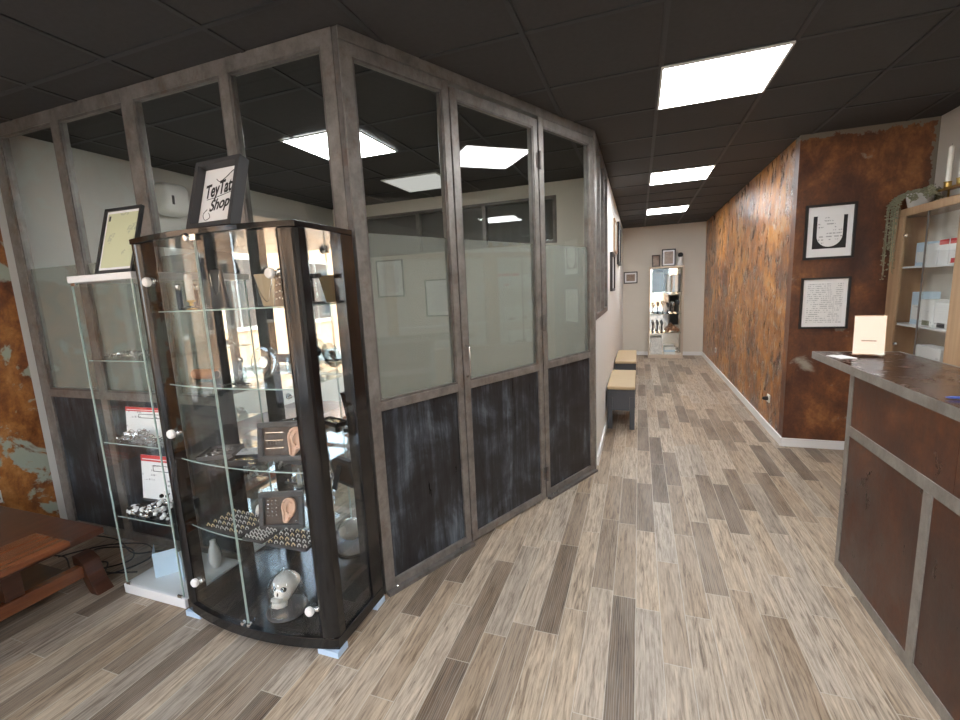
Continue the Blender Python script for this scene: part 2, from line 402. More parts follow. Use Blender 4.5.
shop_window('window_3', 'tall side shop window by the table', 'x', XL, -2.3, .38, .60, 2.45, [-.87, -1.0, -1.10, .05])
bm = BM()
box(bm, XL-.12, -3.2, YF-.12, YF, 0, H); box(bm, 1.7, XR2, YF-.12, YF, 0, H); box(bm, -3.2, 1.7, YF-.12, YF, 0, .10); box(bm, -3.2, 1.7, YF-.12, YF, 2.45, H)
struct('wall_front', bm, M['paint'], 'shop front wall behind the viewer', 'wall')
bm = BM()
box(bm, XL-.12, XL, YF, -2.3, 0, H); box(bm, XL-.12, XL, -2.3, .38, 0, .60); box(bm, XL-.12, XL, -2.3, .38, 2.45, H); box(bm, XL-.12, XL, .38, .43, 0, H)
struct('wall_left_front', bm, M['paint'], 'beige left wall round the side shop window', 'wall')

# street outside
bm = BM(); box(bm, -20, 14, -20, YF-.13, -.16, -.06); box(bm, -20, XL-.13, YF-.13, 12, -.16, -.06)
struct('ground_street', bm, M['asphalt'], 'grey paving outside the shop', 'ground')
def facade(name, lab, ax, pos, a0, a1, depth):
    r = thing(name, lab, 'building')
    wl, wi, tr = BM(), BM(), BM()
    def bb(bm, a, b, lo, hi, d0, d1):
        if ax == 'x': box(bm, pos+d0, pos+d1, a, b, lo, hi)
        else: box(bm, a, b, pos+d0, pos+d1, lo, hi)
    bb(wl, a0, a1, -.06, 4.2, -depth, 0)
    obj('wall', wl, M['facade'], r)
    a = a0+1.0
    while a < a1-1.2:
        for z in (.9,):
            f, p = BM(), BM()
            bb(f, a-.08, a+1.08, z-.1, z+1.7, .001, .06); fo = obj('window_surround', f, M['facade_trim'], r)
            bb(p, a, a+1.0, z, z+1.6, .061, .07); obj('pane', p, M['dark_glass'], fo)
        a += 2.6
facade('building', 'peach rendered house across the side street', 'x', -9.0, -9, 6, 3)
facade('building', 'peach rendered house across the front street', 'y', -11.5, -8, 9, 3)

# ------------------------------------------------------------------ ceiling lights
def light(x, y, lab, mat='led', half=.2875):
    t = thing('ceiling_light', lab, 'light', (x, y, H-.013), group='square ceiling lights')
    bm = BM()
    for s in (-1, 1):
        box(bm, -.3, .3, s*.294-.006, s*.294+.006, 0, .009); box(bm, s*.294-.006, s*.294+.006, -.288, .288, 0, .009)
    obj('frame', bm, M['white_plastic'], t)
    boxo('diffuser', (-half, half, -half, half, .002, .008), M[mat], t)
for y, lab in ((3.03, 'square ceiling light nearest the viewer over the corridor mouth'), (5.43, 'middle square ceiling light along the corridor'),
               (7.83, 'farthest square ceiling light along the corridor'), (.63, 'square ceiling light above the counter front, over the viewer'),
               (-1.77, 'square ceiling light behind the viewer by the shop window')): light(.40, y, lab)
light(-2.10, 2.99, 'bright square ceiling light inside the office behind the corner post')
light(-2.10, 4.30, 'dim square ceiling light inside the office behind the bright one', 'led_dim')
light(-2.10, -1.0, 'square ceiling light over the low wooden table, behind the viewer')

# ------------------------------------------------------------------ office partition, left face (plane y = 1.735)
py = 1.735
A = Vector((-1.19, 1.735)); B = Vector((-.32, 3.56)); ang = math.atan2(B.y-A.y, B.x-A.x)
p1 = tag(thing('wall_office_left_glazing', None, None, kind='structure'), 'left face of the office partition, steel bars over black panels', 'partition')
xs = [(-3.745, -3.655), (-3.15, -3.09), (-2.55, -2.465), (-1.865, -1.81), (-1.285, -1.225)]
for i, (a, b) in enumerate(xs): boxo('mullion', (a, b, py, py+.05, 0, H-.001), M['steel'], p1, .002)
def hor(nm, z0, z1, d0=0, d1=.05, mat='steel'):
    bm = BM()
    for (a, b), (c, d) in zip(xs, xs[1:]): box(bm, b, c, py+d0, py+d1, z0, z1)
    return obj(nm, bm, M[mat], p1)
hor('top_rail', 2.555, H-.001); hor('transom', .94, .985); hor('bottom_rail', 0, .055)
for (a, b), (c, d) in zip(xs, xs[1:]):
    boxo('pane', (b, c, py+.020, py+.024, .985, 2.555), M['glass'], p1)
    boxo('steel_panel', (b, c, py+.014, py+.026, .055, .94), M['blued'], p1)
    boxo('frosted_film', (b+.003, c-.003, py+.0255, py+.0262, .986, 1.765), M['film'], p1)
    bd = BM()
    for u0, u1, w0, w1 in ((b, b+.012, .985, 2.555), (c-.012, c, .985, 2.555), (b+.012, c-.012, .985, .997), (b+.012, c-.012, 2.543, 2.555)): box(bd, u0, u1, py+.005, py+.0195, w0, w1)
    obj('glazing_bead', bd, M['steel_dark'], p1)
# corner post between both faces
bm = BM(); prism(bm, [(-1.222, py+.002), (-1.222, py+.05), (-1.19-.05, py+.07), (-1.232+.03, py+.062), (-1.19-.044, py+.022)][:0] or [(-1.2225, py+.004), (-1.196, py+.004), (-1.2105, py+.045), (-1.2225, py+.05)], 0, H-.001)
struct('pillar_corner', bm, M['steel_dark'], 'dark steel corner post where the two glazed faces meet', 'post')

# ------------------------------------------------------------------ office partition, angled face: local x runs along it, -y faces the viewer
LEN = (B-A).length
root = dict(loc=(A.x, A.y, 0), rotz=ang)
def bay(nm, lab, cat, s0, s1, z_top, st, name_panel='steel_panel'):
    r = tag(thing(nm, None, None, (A.x, A.y, 0), ang, kind='structure'), lab, cat)
    w0, w1 = st
    boxo('stile', (s0, s0+w0, 0, .05, .012, z_top), M['steel'], r, .002); boxo('stile', (s1-w1, s1, 0, .05, .012, z_top), M['steel'], r, .002)
    a, b = s0+w0, s1-w1
    boxo('top_rail', (a, b, 0, .05, z_top-.05, z_top), M['steel'], r, .002)
    boxo('transom', (a, b, 0, .05, .945, .99), M['steel'], r, .002)
    boxo('bottom_rail', (a, b, 0, .05, .012, .06), M['steel'], r, .002)
    boxo('pane', (a, b, .020, .024, .99, z_top-.05), M['glass'], r)
    boxo('frosted_film', (a+.003, b-.003, .0255, .0262, .992, 1.785), M['film'], r)
    boxo(name_panel, (a, b, .014, .026, .06, .945), M['blued'], r)
    bd = BM()
    for u0, u1, q0, q1 in ((a, a+.010, .99, z_top-.05), (b-.010, b, .99, z_top-.05), (a+.01, b-.01, .99, 1.0), (a+.01, b-.01, z_top-.06, z_top-.05)): box(bd, u0, u1, .005, .0195, q0, q1)
    obj('glazing_bead', bd, M['steel_dark'], r)
    return r
w1 = bay('wall_office_fixed_glazing', 'fixed glazed leaf of the angled partition next to the corner post', 'partition', 0.0, .602, 2.565, (.058, .042))
boxo('floor_channel', (.002, .602, -.03, .0, .0, .018), M['steel_dark'], w1)
bm = BM()
for s in (.06, .5): lathe(bm, [(.007, 0), (.007, .012), (.004, .016)], 10, (s, -.016, .0185))
obj('bolt', bm, M['chrome'], w1)
d1 = bay('door_1', 'middle glazed steel door leaf of the office', 'door', .612, 1.342, 2.545, (.045, .042))
bm = BM(); tube(bm, [(.632, -.002, 1.02), (.632, -.03, 1.03), (.632, -.03, 1.19), (.632, -.002, 1.20)], .006, 8)
obj('door_handle', bm, M['chrome'], d1, smooth=True)
for z in (.20, 1.265, 2.30):
    bm = BM(); lathe(bm, [(.010, -.055), (.011, -.05), (.011, -.002), (.012, 0), (.011, .002), (.011, .05), (.010, .055)], 12, (1.348, -.012, z)); box(bm, 1.325, 1.372, -.004, -.0005, z-.045, z+.045)
    obj('hinge', bm, M['steel_dark'], d1)
w2 = bay('wall_office_end_glazing', 'narrow fixed glazed leaf of the angled partition at the corridor corner', 'partition', 1.354, LEN-.012, 2.565, (.046, .055))
boxo('floor_channel', (1.36, LEN-.02, -.03, .0, .0, .018), M['steel_dark'], w2)
bm = BM()
for s in (1.40, 1.46): lathe(bm, [(.007, 0), (.007, .012), (.004, .016)], 10, (s, -.016, .0185))
obj('bolt', bm, M['chrome'], w2)
bm = BM(); box(bm, 0, LEN-.012, 0, .05, 2.567, H-.001)
struct('trim_header', bm, M['steel'], 'steel header rail above the angled office glazing', 'rail', **root)

# corridor face of the office: steel glazing above the low wall
p3 = tag(thing('window_4', None, None, kind='structure'), 'steel framed glazing strip facing the corridor above the low white wall', 'window')
ys = [(3.60, 3.66), (4.02, 4.06), (4.46, 4.50), (4.93, 4.985)]
for i, (a, b) in enumerate(ys): boxo('mullion', (-.385, -.315, a, b, 1.2265 , H-.001), M['steel_dark'], p3)
tr, bt = BM(), BM()
for (a, b), (c, d) in zip(ys, ys[1:]):
    box(tr, -.385, -.315, b, c, 2.56, H-.001); box(bt, -.385, -.315, b, c, 1.2265, 1.27)
    boxo('pane', (-.355, -.351, b, c, 1.27, 2.56), M['glass'], p3)
obj('top_rail', tr, M['steel_dark'], p3); obj('bottom_rail', bt, M['steel_dark'], p3)
bm = BM(); box(bm, -.375, -.318, 3.565, 3.598, 0, H-.001)
struct('pillar_corridor', bm, M['steel'], 'steel post at the corridor corner of the office', 'post')

# office wall unit and pictures
u = thing('wall_unit', 'white rounded wall unit with small display high on office wall', 'wall unit', (XL, 2.80, 2.235))
bm = BM(); prism(bm, [(0, 0), (.10, .0), (.14, .05), (.15, .20), (.13, .25), (0, .27)], -.10, .10, axis='y')
obj('housing', bm, M['white_plastic'], u, .03, True)
bm = BM(); prism(bm, [(.1425, .08), (.146, .15), (.149, .15), (.145, .08)], -.06, -.04, axis='y'); obj('display', bm, M['charcoal'], u)
bm = BM(); tube(bm, smooth_path([(.03, .10, .10), (.03, .2, .09), (.03, .34, .10), (.03, .36, -.05)]), .012); obj('pipe', bm, M['white_plastic'], u)
def picture(name, lab, loc, w, h, rotz, fmat, inner, mat_w=0, fw=.018, depth=.022, cat='picture', group=None, tilt=0):
    """framed picture; local x across, local -y is the face, z up, base at z=0"""
    t = thing(name, lab, cat, loc, rotz, group)
    t.rotation_euler = (tilt, 0, rotz)
    bm = BM()
    box(bm, -w/2, w/2, -depth, 0, 0, fw); box(bm, -w/2, w/2, -depth, 0, h-fw, h)
    box(bm, -w/2, -w/2+fw, -depth, 0, fw, h-fw); box(bm, w/2-fw, w/2, -depth, 0, fw, h-fw)
    box(bm, -w/2+fw, w/2-fw, -.005, -.001, fw, h-fw)
    obj('frame', bm, M[fmat], t)
    if mat_w:
        boxo('mount', (-w/2+fw+.001, w/2-fw-.001, -.0085, -.0055, fw+.001, h-fw-.001), M['paper'], t)
    i = fw+mat_w+.002
    if inner: boxo('print', (-w/2+i, w/2-i, -.0105, -.009, i, h-i), M[inner], t)
    return t
picture('framed_picture', 'grey framed white print seen through the frosted glass, left one', (-2.96, YO-.001, 1.47), .38, .46, 0, 'slate', 'print_grey', .05, .014)
picture('framed_picture', 'grey framed white print seen through the frosted glass, lower right one', (-2.30, YO-.001, 1.21), .36, .45, 0, 'slate', 'print_grey', .05, .014)

# ------------------------------------------------------------------ framed pictures
tp = picture('framed_poster', 'upper framed poster with a white rounded tongue on black, on dark rust wall', (1.458, 4.479, 1.625), .345, .437, 0, 'black', None, .04)
bm = BM(); box(bm, -.115, .115, -.0105, -.009, .085, .345); obj('print_ground', bm, M['ink'], tp)
pts = [(-.088, .352)]+[(.088*math.cos(PI+PI*k/14), .190+.092*math.sin(PI+PI*k/14)) for k in range(15)]+[(.088, .352)]
bm = BM(); prism(bm, pts, -.0125, -.011, axis='y'); obj('tongue_print', bm, M['print'], tp)
picture('framed_print', 'lower framed sheet of pale stamped text on dark rust wall', (1.457, 4.479, 1.052), .340, .425, 0, 'black', 'print_grey', .03, .015)
picture('framed_picture', 'black framed picture low on white corridor wall, nearest the glazing', (-.319, 5.75, 1.42), .62, .45, PI/2, 'black', 'paper', .0, .03, .03)
picture('framed_picture', 'black framed picture high on white corridor wall, farthest one', (-.319, 7.55, 1.80), .80, .62, PI/2, 'black', 'paper', .0, .04, .035)
picture('framed_picture', 'pale framed picture high on white corridor wall, between black ones', (-.319, 6.55, 1.93), .70, .42, PI/2, 'oak', 'paper', .0, .02, .02)
picture('framed_photo', 'small framed photograph on corridor end wall left of glass cabinet', (-.165, YB-.001, 1.50), .27, .24, 0, 'charcoal', 'photo', .03, .02)

# sockets
def socket(lab, loc, rotz, plug=False):
    t = thing('wall_socket', lab, 'socket', loc, rotz)
    boxo('plate', (-.04, .04, -.012, 0, 0, .08), M['white_plastic'], t, .004)
    bm = BM(); lathe(bm, [(.022, -.002), (.022, .001), (.017, .0015)], 16, (0, 0, 0), Matrix.Translation((0, -.013, .04)) @ Matrix.Rotation(PI/2, 4, 'X')); obj('outlet', bm, M['charcoal'], t)
    if plug:
        bm = BM(); lathe(bm, [(.018, 0), (.02, .01), (.018, .03), (.008, .045)], 14, (0, 0, 0), Matrix.Translation((0, -.015, .04)) @ Matrix.Rotation(PI/2, 4, 'X')); obj('plug', bm, M['cable'], t)
socket('white wall socket with black plug low on peeling rust wall', (XL+.001, 1.40, .33), PI/2, True)
socket('white wall socket near rust corner of corridor', (XR-.001, 4.95, .28), -PI/2, True)
socket('white wall socket at far end of orange rust wall', (XR-.001, 8.2, .30), -PI/2)

# ------------------------------------------------------------------ counter
ct = thing('reception_counter', 'long reception counter clad in dark rusted steel sheets', 'counter', (.975, 0, 0))
y0, y1 = -.9, 2.60
boxo('core', (.02, .34, y0, y1-.02, 0, 1.029), M['black'], ct)
for a, b in ((y0, .55), (.60, 1.895), (1.945, 2.56)):
    boxo('front_panel', (.004, .018, a, b, .05, .715), M['rust_desk'], ct)
for a, b in ((y0, .2), (.202, 1.80), (1.802, 2.56)):
    boxo('upper_panel', (.004, .018, a, b, .765, 1.029), M['rust_desk'], ct)
boxo('base_rail', (0, .019, y0, y1-.04, 0, .05), M['desk_steel'], ct)
boxo('middle_rail', (0, .019, y0, y1-.04, .715, .765), M['desk_steel'], ct)
for a, b in ((.55, .60), (1.895, 1.945)): boxo('upright', (-.001, .019, a, b, .05, .715), M['desk_steel'], ct)
boxo('end_post', (0, .04, y1-.04, y1, 0, 1.029), M['desk_steel'], ct)
boxo('countertop', (-.03, .36, y0, 3.0, 1.034, 1.067), M['desk_top'], ct)
bm = BM(); box(bm, -.036, -.0305, y0, 3.006, 1.030, 1.069); box(bm, -.0305, .36, 3.0005, 3.006, 1.030, 1.069); box(bm, .3605, .366, y0, 3.006, 1.030, 1.069)
obj('edge_trim', bm, M['desk_steel'], ct)

sg = thing('counter_sign', 'white tilted card stand on the counter end', 'sign', (1.125, 2.82, 1.0775), -.28)
sg.rotation_euler = (-.12, 0, -.30)
boxo('card', (-.062, .062, -.003, 0, .004, .20), M['paper'], sg)
boxo('acrylic_face', (-.064, .064, -.006, -.0035, .002, .205), M['clear'], sg)
boxo('stand_foot', (-.064, .064, -.006, .07, -.001, .0018), M['clear'], sg)
bm = BM(); box(bm, -.03, .03, -.0034, -.0031, .070, .075); obj('caption_line', bm, M['charcoal'], sg)
bm = BM(); box(bm, -.04, .04, -.055, .055, 0, .002); tag(obj('flyer', bm, M['paper'], loc=(1.005, 2.80, 1.068), rotz=.25), 'flat white flyer lying at corner of the counter top', 'flyer')
pn = thing('pen', 'blue pen lying on the counter top', 'pen', (1.05, 1.88, 1.0735), -.15)
bm = BM(); lathe(bm, [(.001, -.075), (.0045, -.06), (.0048, .05)], 10, (0, 0, 0), Matrix.Rotation(PI/2, 4, 'Y')); obj('barrel', bm, M['blue'], pn)
bm = BM(); lathe(bm, [(.0050, .0505), (.0050, .078)], 10, (0, 0, 0), Matrix.Rotation(PI/2, 4, 'Y')); box(bm, .055, .078, -.001, .001, .005, .007); obj('cap', bm, M['black'], pn)

# ------------------------------------------------------------------ glazed oak cabinet behind the counter
cx0, cx1 = 1.86, 2.085
gc = thing('glazed_cabinet', 'light oak display cabinet with sliding glass doors behind the counter', 'cabinet', (0, 0, 0))
cy0, cy1 = 2.3, 4.45
boxo('side_panel', (cx0+.02, cx1, cy1-.02, cy1, .81, 1.90), M['oak'], gc); boxo('side_panel', (cx0+.02, cx1, cy0, cy0+.02, .81, 1.90), M['oak'], gc)
boxo('top_board', (cx0, cx1, cy0, cy1, 1.90, 1.955), M['oak'], gc, .002)
boxo('base_cabinet', (cx0, cx1, cy0, cy1, 0, .81), M['oak'], gc, .002)
boxo('back_panel', (cx1-.012, cx1, cy0+.02, cy1-.02, .81, 1.90), M['paint'], gc)
for a, b in ((4.30, 4.45), (3.50, 3.67), (cy0, cy0+.1)): boxo('stile', (cx0, cx0+.018, a, b, .811, 1.899), M['oak'], gc)
boxo('partition', (cx0+.03, cx1-.014, 3.56, 3.58, .811, 1.899), M['oak'], gc)
boxo('sliding_door', (cx0+.004, cx0+.009, 3.985, 4.30, .825, 1.898), M['vglass'], gc)
boxo('sliding_door', (cx0+.012, cx0+.017, 3.67, 4.03, .825, 1.898), M['vglass'], gc)
boxo('sliding_door', (cx0+.004, cx0+.009, cy0+.1, 3.50, .825, 1.898), M['vglass'], gc)
bm = BM(); box(bm, cx0-.001, cx0+.004, 3.99, 4.004, .825, 1.898); obj('door_edge', bm, M['steel_dark'], gc)
boxo('door_track', (cx0, cx0+.019, 3.67, 4.30, .811, .824), M['chrome'], gc)
for z in (1.76, .95):
    bm = BM(); lathe(bm, [(.014, 0), (.014, .008), (.008, .016)], 14, (0, 0, 0), Matrix.Translation((cx0+.003, 4.25, z)) @ Matrix.Rotation(-PI/2, 4, 'Y')); obj('door_knob', bm, M['chrome'], gc)
for z in (1.10, 1.53):
    boxo('shelf', (cx0+.03, cx1-.014, 3.60, 4.42, z-.012, z), M['white'], gc)
    boxo('shelf', (cx0+.03, cx1-.014, cy0+.03, 3.55, z-.012, z), M['white'], gc)
gfx = 'white packs in the oak cabinet'
def pack(nm, lab, dims, col='paper', band=None, patch=None):
    x0, x1, a, b, z0, z1 = dims
    t = thing(nm, lab, 'box', ((x0+x1)/2, (a+b)/2, z0), group=gfx)
    w, d, h = (b-a)/2, (x1-x0)/2, z1-z0
    boxo('carton', (-d, d, -w, w, 0, h), M[col], t, .002)
    if band: boxo('printed_band', (-d-.001, -d-.0002, -w+.003, w-.003, h*.78, h*.98), M[band], t)
    boxo('printed_text', (-d-.001, -d-.0002, -w+.012, w-.012, h*.15, h*.6), M['print'], t)
    if patch: boxo('colour_patch', (-d-.0018, -d-.0012, -w*.6, w*.5, h*.04, h*.22), M[patch], t)
pack('carton', 'plain white carton on upper cabinet shelf beside the red-topped ones', (1.93, 2.03, 4.00, 4.15, 1.531, 1.68))
pack('carton', 'red-topped white carton on upper cabinet shelf, next to the plain one', (1.93, 2.03, 3.88, 3.985, 1.531, 1.70), 'paper', 'red')
pack('carton', 'second red-topped white carton on upper cabinet shelf', (1.93, 2.03, 3.765, 3.87, 1.531, 1.70), 'paper', 'red', 'red')
pack('carton', 'red-topped white carton half hidden behind the oak stile', (1.93, 2.03, 3.65, 3.755, 1.531, 1.70), 'paper', 'red')
pack('carton', 'white carton with green corner on lower cabinet shelf', (1.93, 2.03, 3.97, 4.13, 1.101, 1.29), 'paper', None, 'plant')
pack('carton', 'white carton with dark corner mark on lower cabinet shelf', (1.93, 2.03, 3.80, 3.955, 1.101, 1.27), 'paper', None, 'charcoal')
pack('carton', 'wide white carton on cabinet floor below the shelves', (1.93, 2.03, 3.84, 4.14, .811, .96), 'paper', None, 'plant')
pack('carton', 'pale blue carton on upper cabinet shelf beside the wooden stile', (1.95, 2.05, 4.17, 4.30, 1.531, 1.70), 'pale_blue_card')
pack('carton', 'pale blue carton on lower cabinet shelf beside the wooden stile', (1.95, 2.05, 4.15, 4.29, 1.101, 1.34), 'pale_blue_card')

# potted trailing plant on the cabinet
pl = thing('potted_plant', 'trailing grey-green plant in a pale pot on the oak cabinet', 'plant', (1.935, 4.29, 1.956))
bm = BM(); lathe(bm, [(.055, 0), (.062, .01), (.078, .09), (.08, .10), (.072, .10), (.068, .085), (.001, .085)], 24); obj('pot', bm, M['pot'], pl, smooth=True)
bm = BM(); rnd = random.Random(3)
def strand(bm, pts, r=.0022, leaf=.013, step=2):
    sp = smooth_path(pts, 7); tube(bm, sp, r, 4)
    for i, p in enumerate(sp[::step]):
        for k in range(2):
            c = p+Vector((rnd.uniform(-.011, .011), rnd.uniform(-.011, .011), rnd.uniform(-.008, .008)))
            ball(bm, c, leaf*rnd.uniform(.35, .6), 1, (1, 1, .75))
for k in range(34):
    a = rnd.uniform(0, 2*PI); l = rnd.uniform(.05, .13)
    strand(bm, [(0, 0, .085), (.06*math.cos(a), .06*math.sin(a), .105+rnd.uniform(0, .02)), ((.06+l*.5)*math.cos(a)*.9, min(.15, (.06+l)*math.sin(a)), .09+rnd.uniform(-.05, .02))], step=1)
for k in range(9):
    yy = rnd.uniform(.04, .145); ln = rnd.uniform(.18, .50); xx = -.105+rnd.uniform(-.02, .008)
    strand(bm, [(-.03, .03, .09), (-.06, yy*.7, .11), (xx+.01, yy, .06), (xx, yy+rnd.uniform(-.01, .01), -.06), (xx+rnd.uniform(-.01, .01), yy+rnd.uniform(-.01, .008), -.06-ln)], step=1)
for k in range(6):
    strand(bm, [(.0, 0, .09), (-.02, -.07, .11), (-.03, -.13-.015*k, .09+.006*k), (-.03, -.19-.012*k, .06)], step=1)
obj('foliage', bm, M['plant'], pl)

# brass candle holder and its candles
ch = thing('candle_holder', 'brass candle holder with a row of cups on the oak cabinet', 'candle holder', (1.96, 3.83, 1.956))
bm = BM(); box(bm, -.03, .03, -.24, .24, .07, .082); obj('bar', bm, M['brass'], ch)
for s in (-.18, .18):
    bm = BM(); lathe(bm, [(.035, 0), (.03, .006), (.006, .012), (.006, .07)], 16, (0, s, 0)); obj('foot', bm, M['brass'], ch, smooth=True)
for s in (-.2, -.07, .07, .2):
    bm = BM(); lathe(bm, [(.008, .082), (.020, .09), (.020, .12), (.024, .125), (.0165, .125), (.0165, .10), (.001, .10)], 16, (0, s, 0)); obj('cup', bm, M['brass'], ch)
for i, s in enumerate((.2, .07, -.07, -.2)):
    t = thing('candle', ['ivory candle at left end of the brass holder', 'ivory candle second from left in the brass holder',
              'ivory candle third from left in the brass holder', 'ivory candle at right end of the brass holder'][i], 'candle', (1.96, 3.83+s, 1.956+.1015), group='candles in the brass holder')
    bm = BM(); lathe(bm, [(.015, 0), (.0155, .02), (.015, .24), (.009, .252), (.002, .254)], 16); obj('wax', bm, M['wax'], t, smooth=True)
    bm = BM(); tube(bm, [(0, 0, .2545), (.001, 0, .266)], .0012, 5); obj('wick', bm, M['ink'], t)

# ------------------------------------------------------------------ benches in the corridor
def bench(y0, y1, lab):
    t = thing('bench', lab, 'bench', (-.165, y0, 0), group='benches along the corridor')
    L = y1-y0; w = .135
    boxo('seat_cushion', (-w-.005, w+.005, 0, L, .425, .46), M['tan'], t, .012)
    for yy in (.02, L-.06):
        for s in (-1, 1): boxo('leg', (min(s*w, s*(w-.05)), max(s*w, s*(w-.05)), yy, yy+.04, 0, .345), M['slate'], t)
    bm = BM(); box(bm, -w, w, .02, L-.02, .346, .424); obj('apron', bm, M['slate'], t)
    for s in (-1, 1):
        bm = BM(); box(bm, min(s*(w-.001), s*(w-.015)), max(s*(w-.001), s*(w-.015)), .0605, L-.0605, .14, .345); obj('side_panel', bm, M['slate'], t)
    boxo('stretcher', (-w+.051, w-.051, .03, .05, .20, .345), M['slate'], t)
bench(4.66, 5.62, 'nearer tan topped dark bench against white corridor wall')
bench(6.25, 7.35, 'farther tan topped dark bench against white corridor wall')

# ------------------------------------------------------------------ glass cabinet at the corridor end
hc = thing('display_cabinet', 'tall pale framed glass display cabinet at corridor end', 'cabinet', (.502, 9.62, 0))
w, d, hh = .318, .17, 1.80
boxo('base', (-w, w, -d, d, 0, .06), M['pale_frame'], hc); boxo('top_board', (-w, w, -d, d, hh-.03, hh), M['pale_frame'], hc)
for sx in (-1, 1):
    for sy in (-1, 1): boxo('post', (sx*w-((.022) if sx > 0 else 0), sx*w+((.022) if sx < 0 else 0), sy*d-((.022) if sy > 0 else 0), sy*d+((.022) if sy < 0 else 0), .0605, hh-.031), M['pale_frame'], hc)
boxo('back_mirror', (-w+.031, w-.031, d-.012, d-.004, .062, hh-.032), M['mirror'], hc)
boxo('glass_door', (-w+.031, -.002, -d+.006, -d+.011, .065, hh-.035), M['vglass'], hc); boxo('glass_door', (.002, w-.031, -d+.006, -d+.011, .065, hh-.035), M['vglass'], hc)
HS = (.50, .88, 1.30)
for z in HS: boxo('shelf', (-w+.032, w-.032, -d+.03, d-.014, z-.006, z), M['shelf_glass'], hc)
def small(nm, lab, cat, bm, mat, loc, rotz=0, group=None, smooth=False):
    return tag(obj(nm, bm, mat, loc=loc, rotz=rotz, smooth=smooth), lab, cat, group)
HX, HY = .502, 9.62
bm = BM(); box(bm, -.10, .10, -.004, .004, 0, .40); small('poster_card', 'pale blue tall card on top shelf of the corridor cabinet', 'card', bm, M['pale_blue_card'], (HX-.155, HY-.02, 1.301), .1)
for i, (c, lab) in enumerate((('paper', 'white'), ('charcoal', 'dark grey'), ('pale_blue_card', 'pale blue'), ('white', 'glossy white'), ('slate', 'slate grey'))):
    bm = BM(); box(bm, -.022, .022, -.06, .06, 0, .34-.02*(i % 2)); small('book', lab+' upright book on top shelf of the corridor cabinet', 'book', bm, M[c], (HX+.04+i*.048, HY-.03, 1.301), 0, 'books in the corridor cabinet')
rnd = random.Random(11)
for i in range(6):
    bm = BM(); lathe(bm, [(.03, 0), (.03, .008), (.006, .012), (.006, .12+.02*(i % 3)), (.022, .13+.02*(i % 3)), (.03, .18+.02*(i % 3)), (.012, .21+.02*(i % 3))], 14)
    lab = ['leftmost', 'second from left', 'third from left', 'fourth from left', 'fifth from left', 'rightmost'][i]+' pale bust stand on upper middle shelf of the corridor cabinet'
    small('bust_stand', lab, 'jewellery stand', bm, M['slate' if i % 2 else 'silver'], (HX-.23+i*.092, HY-.03+.03*(i % 2), .881), 0, 'bust stands in the corridor cabinet', True)
bm = BM()
for k in range(46):
    bx, by = rnd.uniform(-.12, .12), rnd.uniform(-.05, .05); ball(bm, (bx, by, .028+rnd.uniform(0, .14)*(1-abs(bx)/.13)), rnd.uniform(.02, .03), 1)
small('bead_necklace_pile', 'brown beaded heap on lower middle shelf of the corridor cabinet', 'necklaces', bm, [M['bead_brown']], (HX+.13, HY-.02, .501), 0, None, True)
for i in range(3):
    bm = BM(); lathe(bm, [(.028, 0), (.03, .01), (.012, .03), (.01, .14), (.026, .17), (.02, .22), (.004, .23)], 14)
    small('figurine_stand', ['left', 'middle', 'right'][i]+' dark finger stand beside the brown beads', 'jewellery stand', bm, M['charcoal'], (HX-.23+i*.085, HY-.04, .501), 0, 'dark finger stands', True)
bm = BM(); box(bm, -.11, .11, -.004, .004, 0, .34); small('patterned_sheet', 'white printed sheet standing at bottom left of the corridor cabinet', 'sheet', bm, M['print_grey'], (HX-.16, HY-.04, .061), .08)
for i in range(3):
    bm = BM(); box(bm, -.10, .10, -.05, .05, 0, .045); small('flat_box', ['bottom', 'middle', 'top'][i]+' white flat box of the stack in the corridor cabinet base', 'box', bm, M['paper' if i % 2 == 0 else 'pale_blue_card'], (HX+.09, HY-.02, .0612+i*.0465), .05*i, 'flat boxes in the corridor cabinet')
bm = BM()
for k in range(9): ball(bm, (rnd.uniform(-.04, .04), rnd.uniform(-.03, .03), .025+rnd.uniform(0, .05)), .024, 1)
small('ornament', 'small clustered ornament at bottom right of the corridor cabinet', 'ornament', bm, M['silver'], (HX+.235, HY-.05, .061), 0, None, True)
picture('framed_photo', 'small dark leaning photo frame on top left of the corridor cabinet', (HX-.19, HY-.06, 1.801), .15, .23, .15, 'dark_brown', 'photo', 0, .02, .02, tilt=-.12)
picture('framed_photo', 'larger black framed photo in middle on top of the corridor cabinet', (HX+.04, HY-.02, 1.801), .25, .33, 0, 'black', 'photo', .025, .02, .02, tilt=-.08)
fg = thing('ornament', 'small black and white ornament on top right of the corridor cabinet', 'ornament', (HX+.25, HY-.03, 1.801))
bm = BM(); lathe(bm, [(.06, 0), (.062, .02), (.045, .07), (.035, .12), (.05, .15), (.03, .165)], 18); obj('body', bm, M['white'], fg, smooth=True)
bm = BM(); ball(bm, (0, 0, .205), .05, 2, (1, .9, .95)); obj('top_ball', bm, M['ink'], fg, smooth=True)

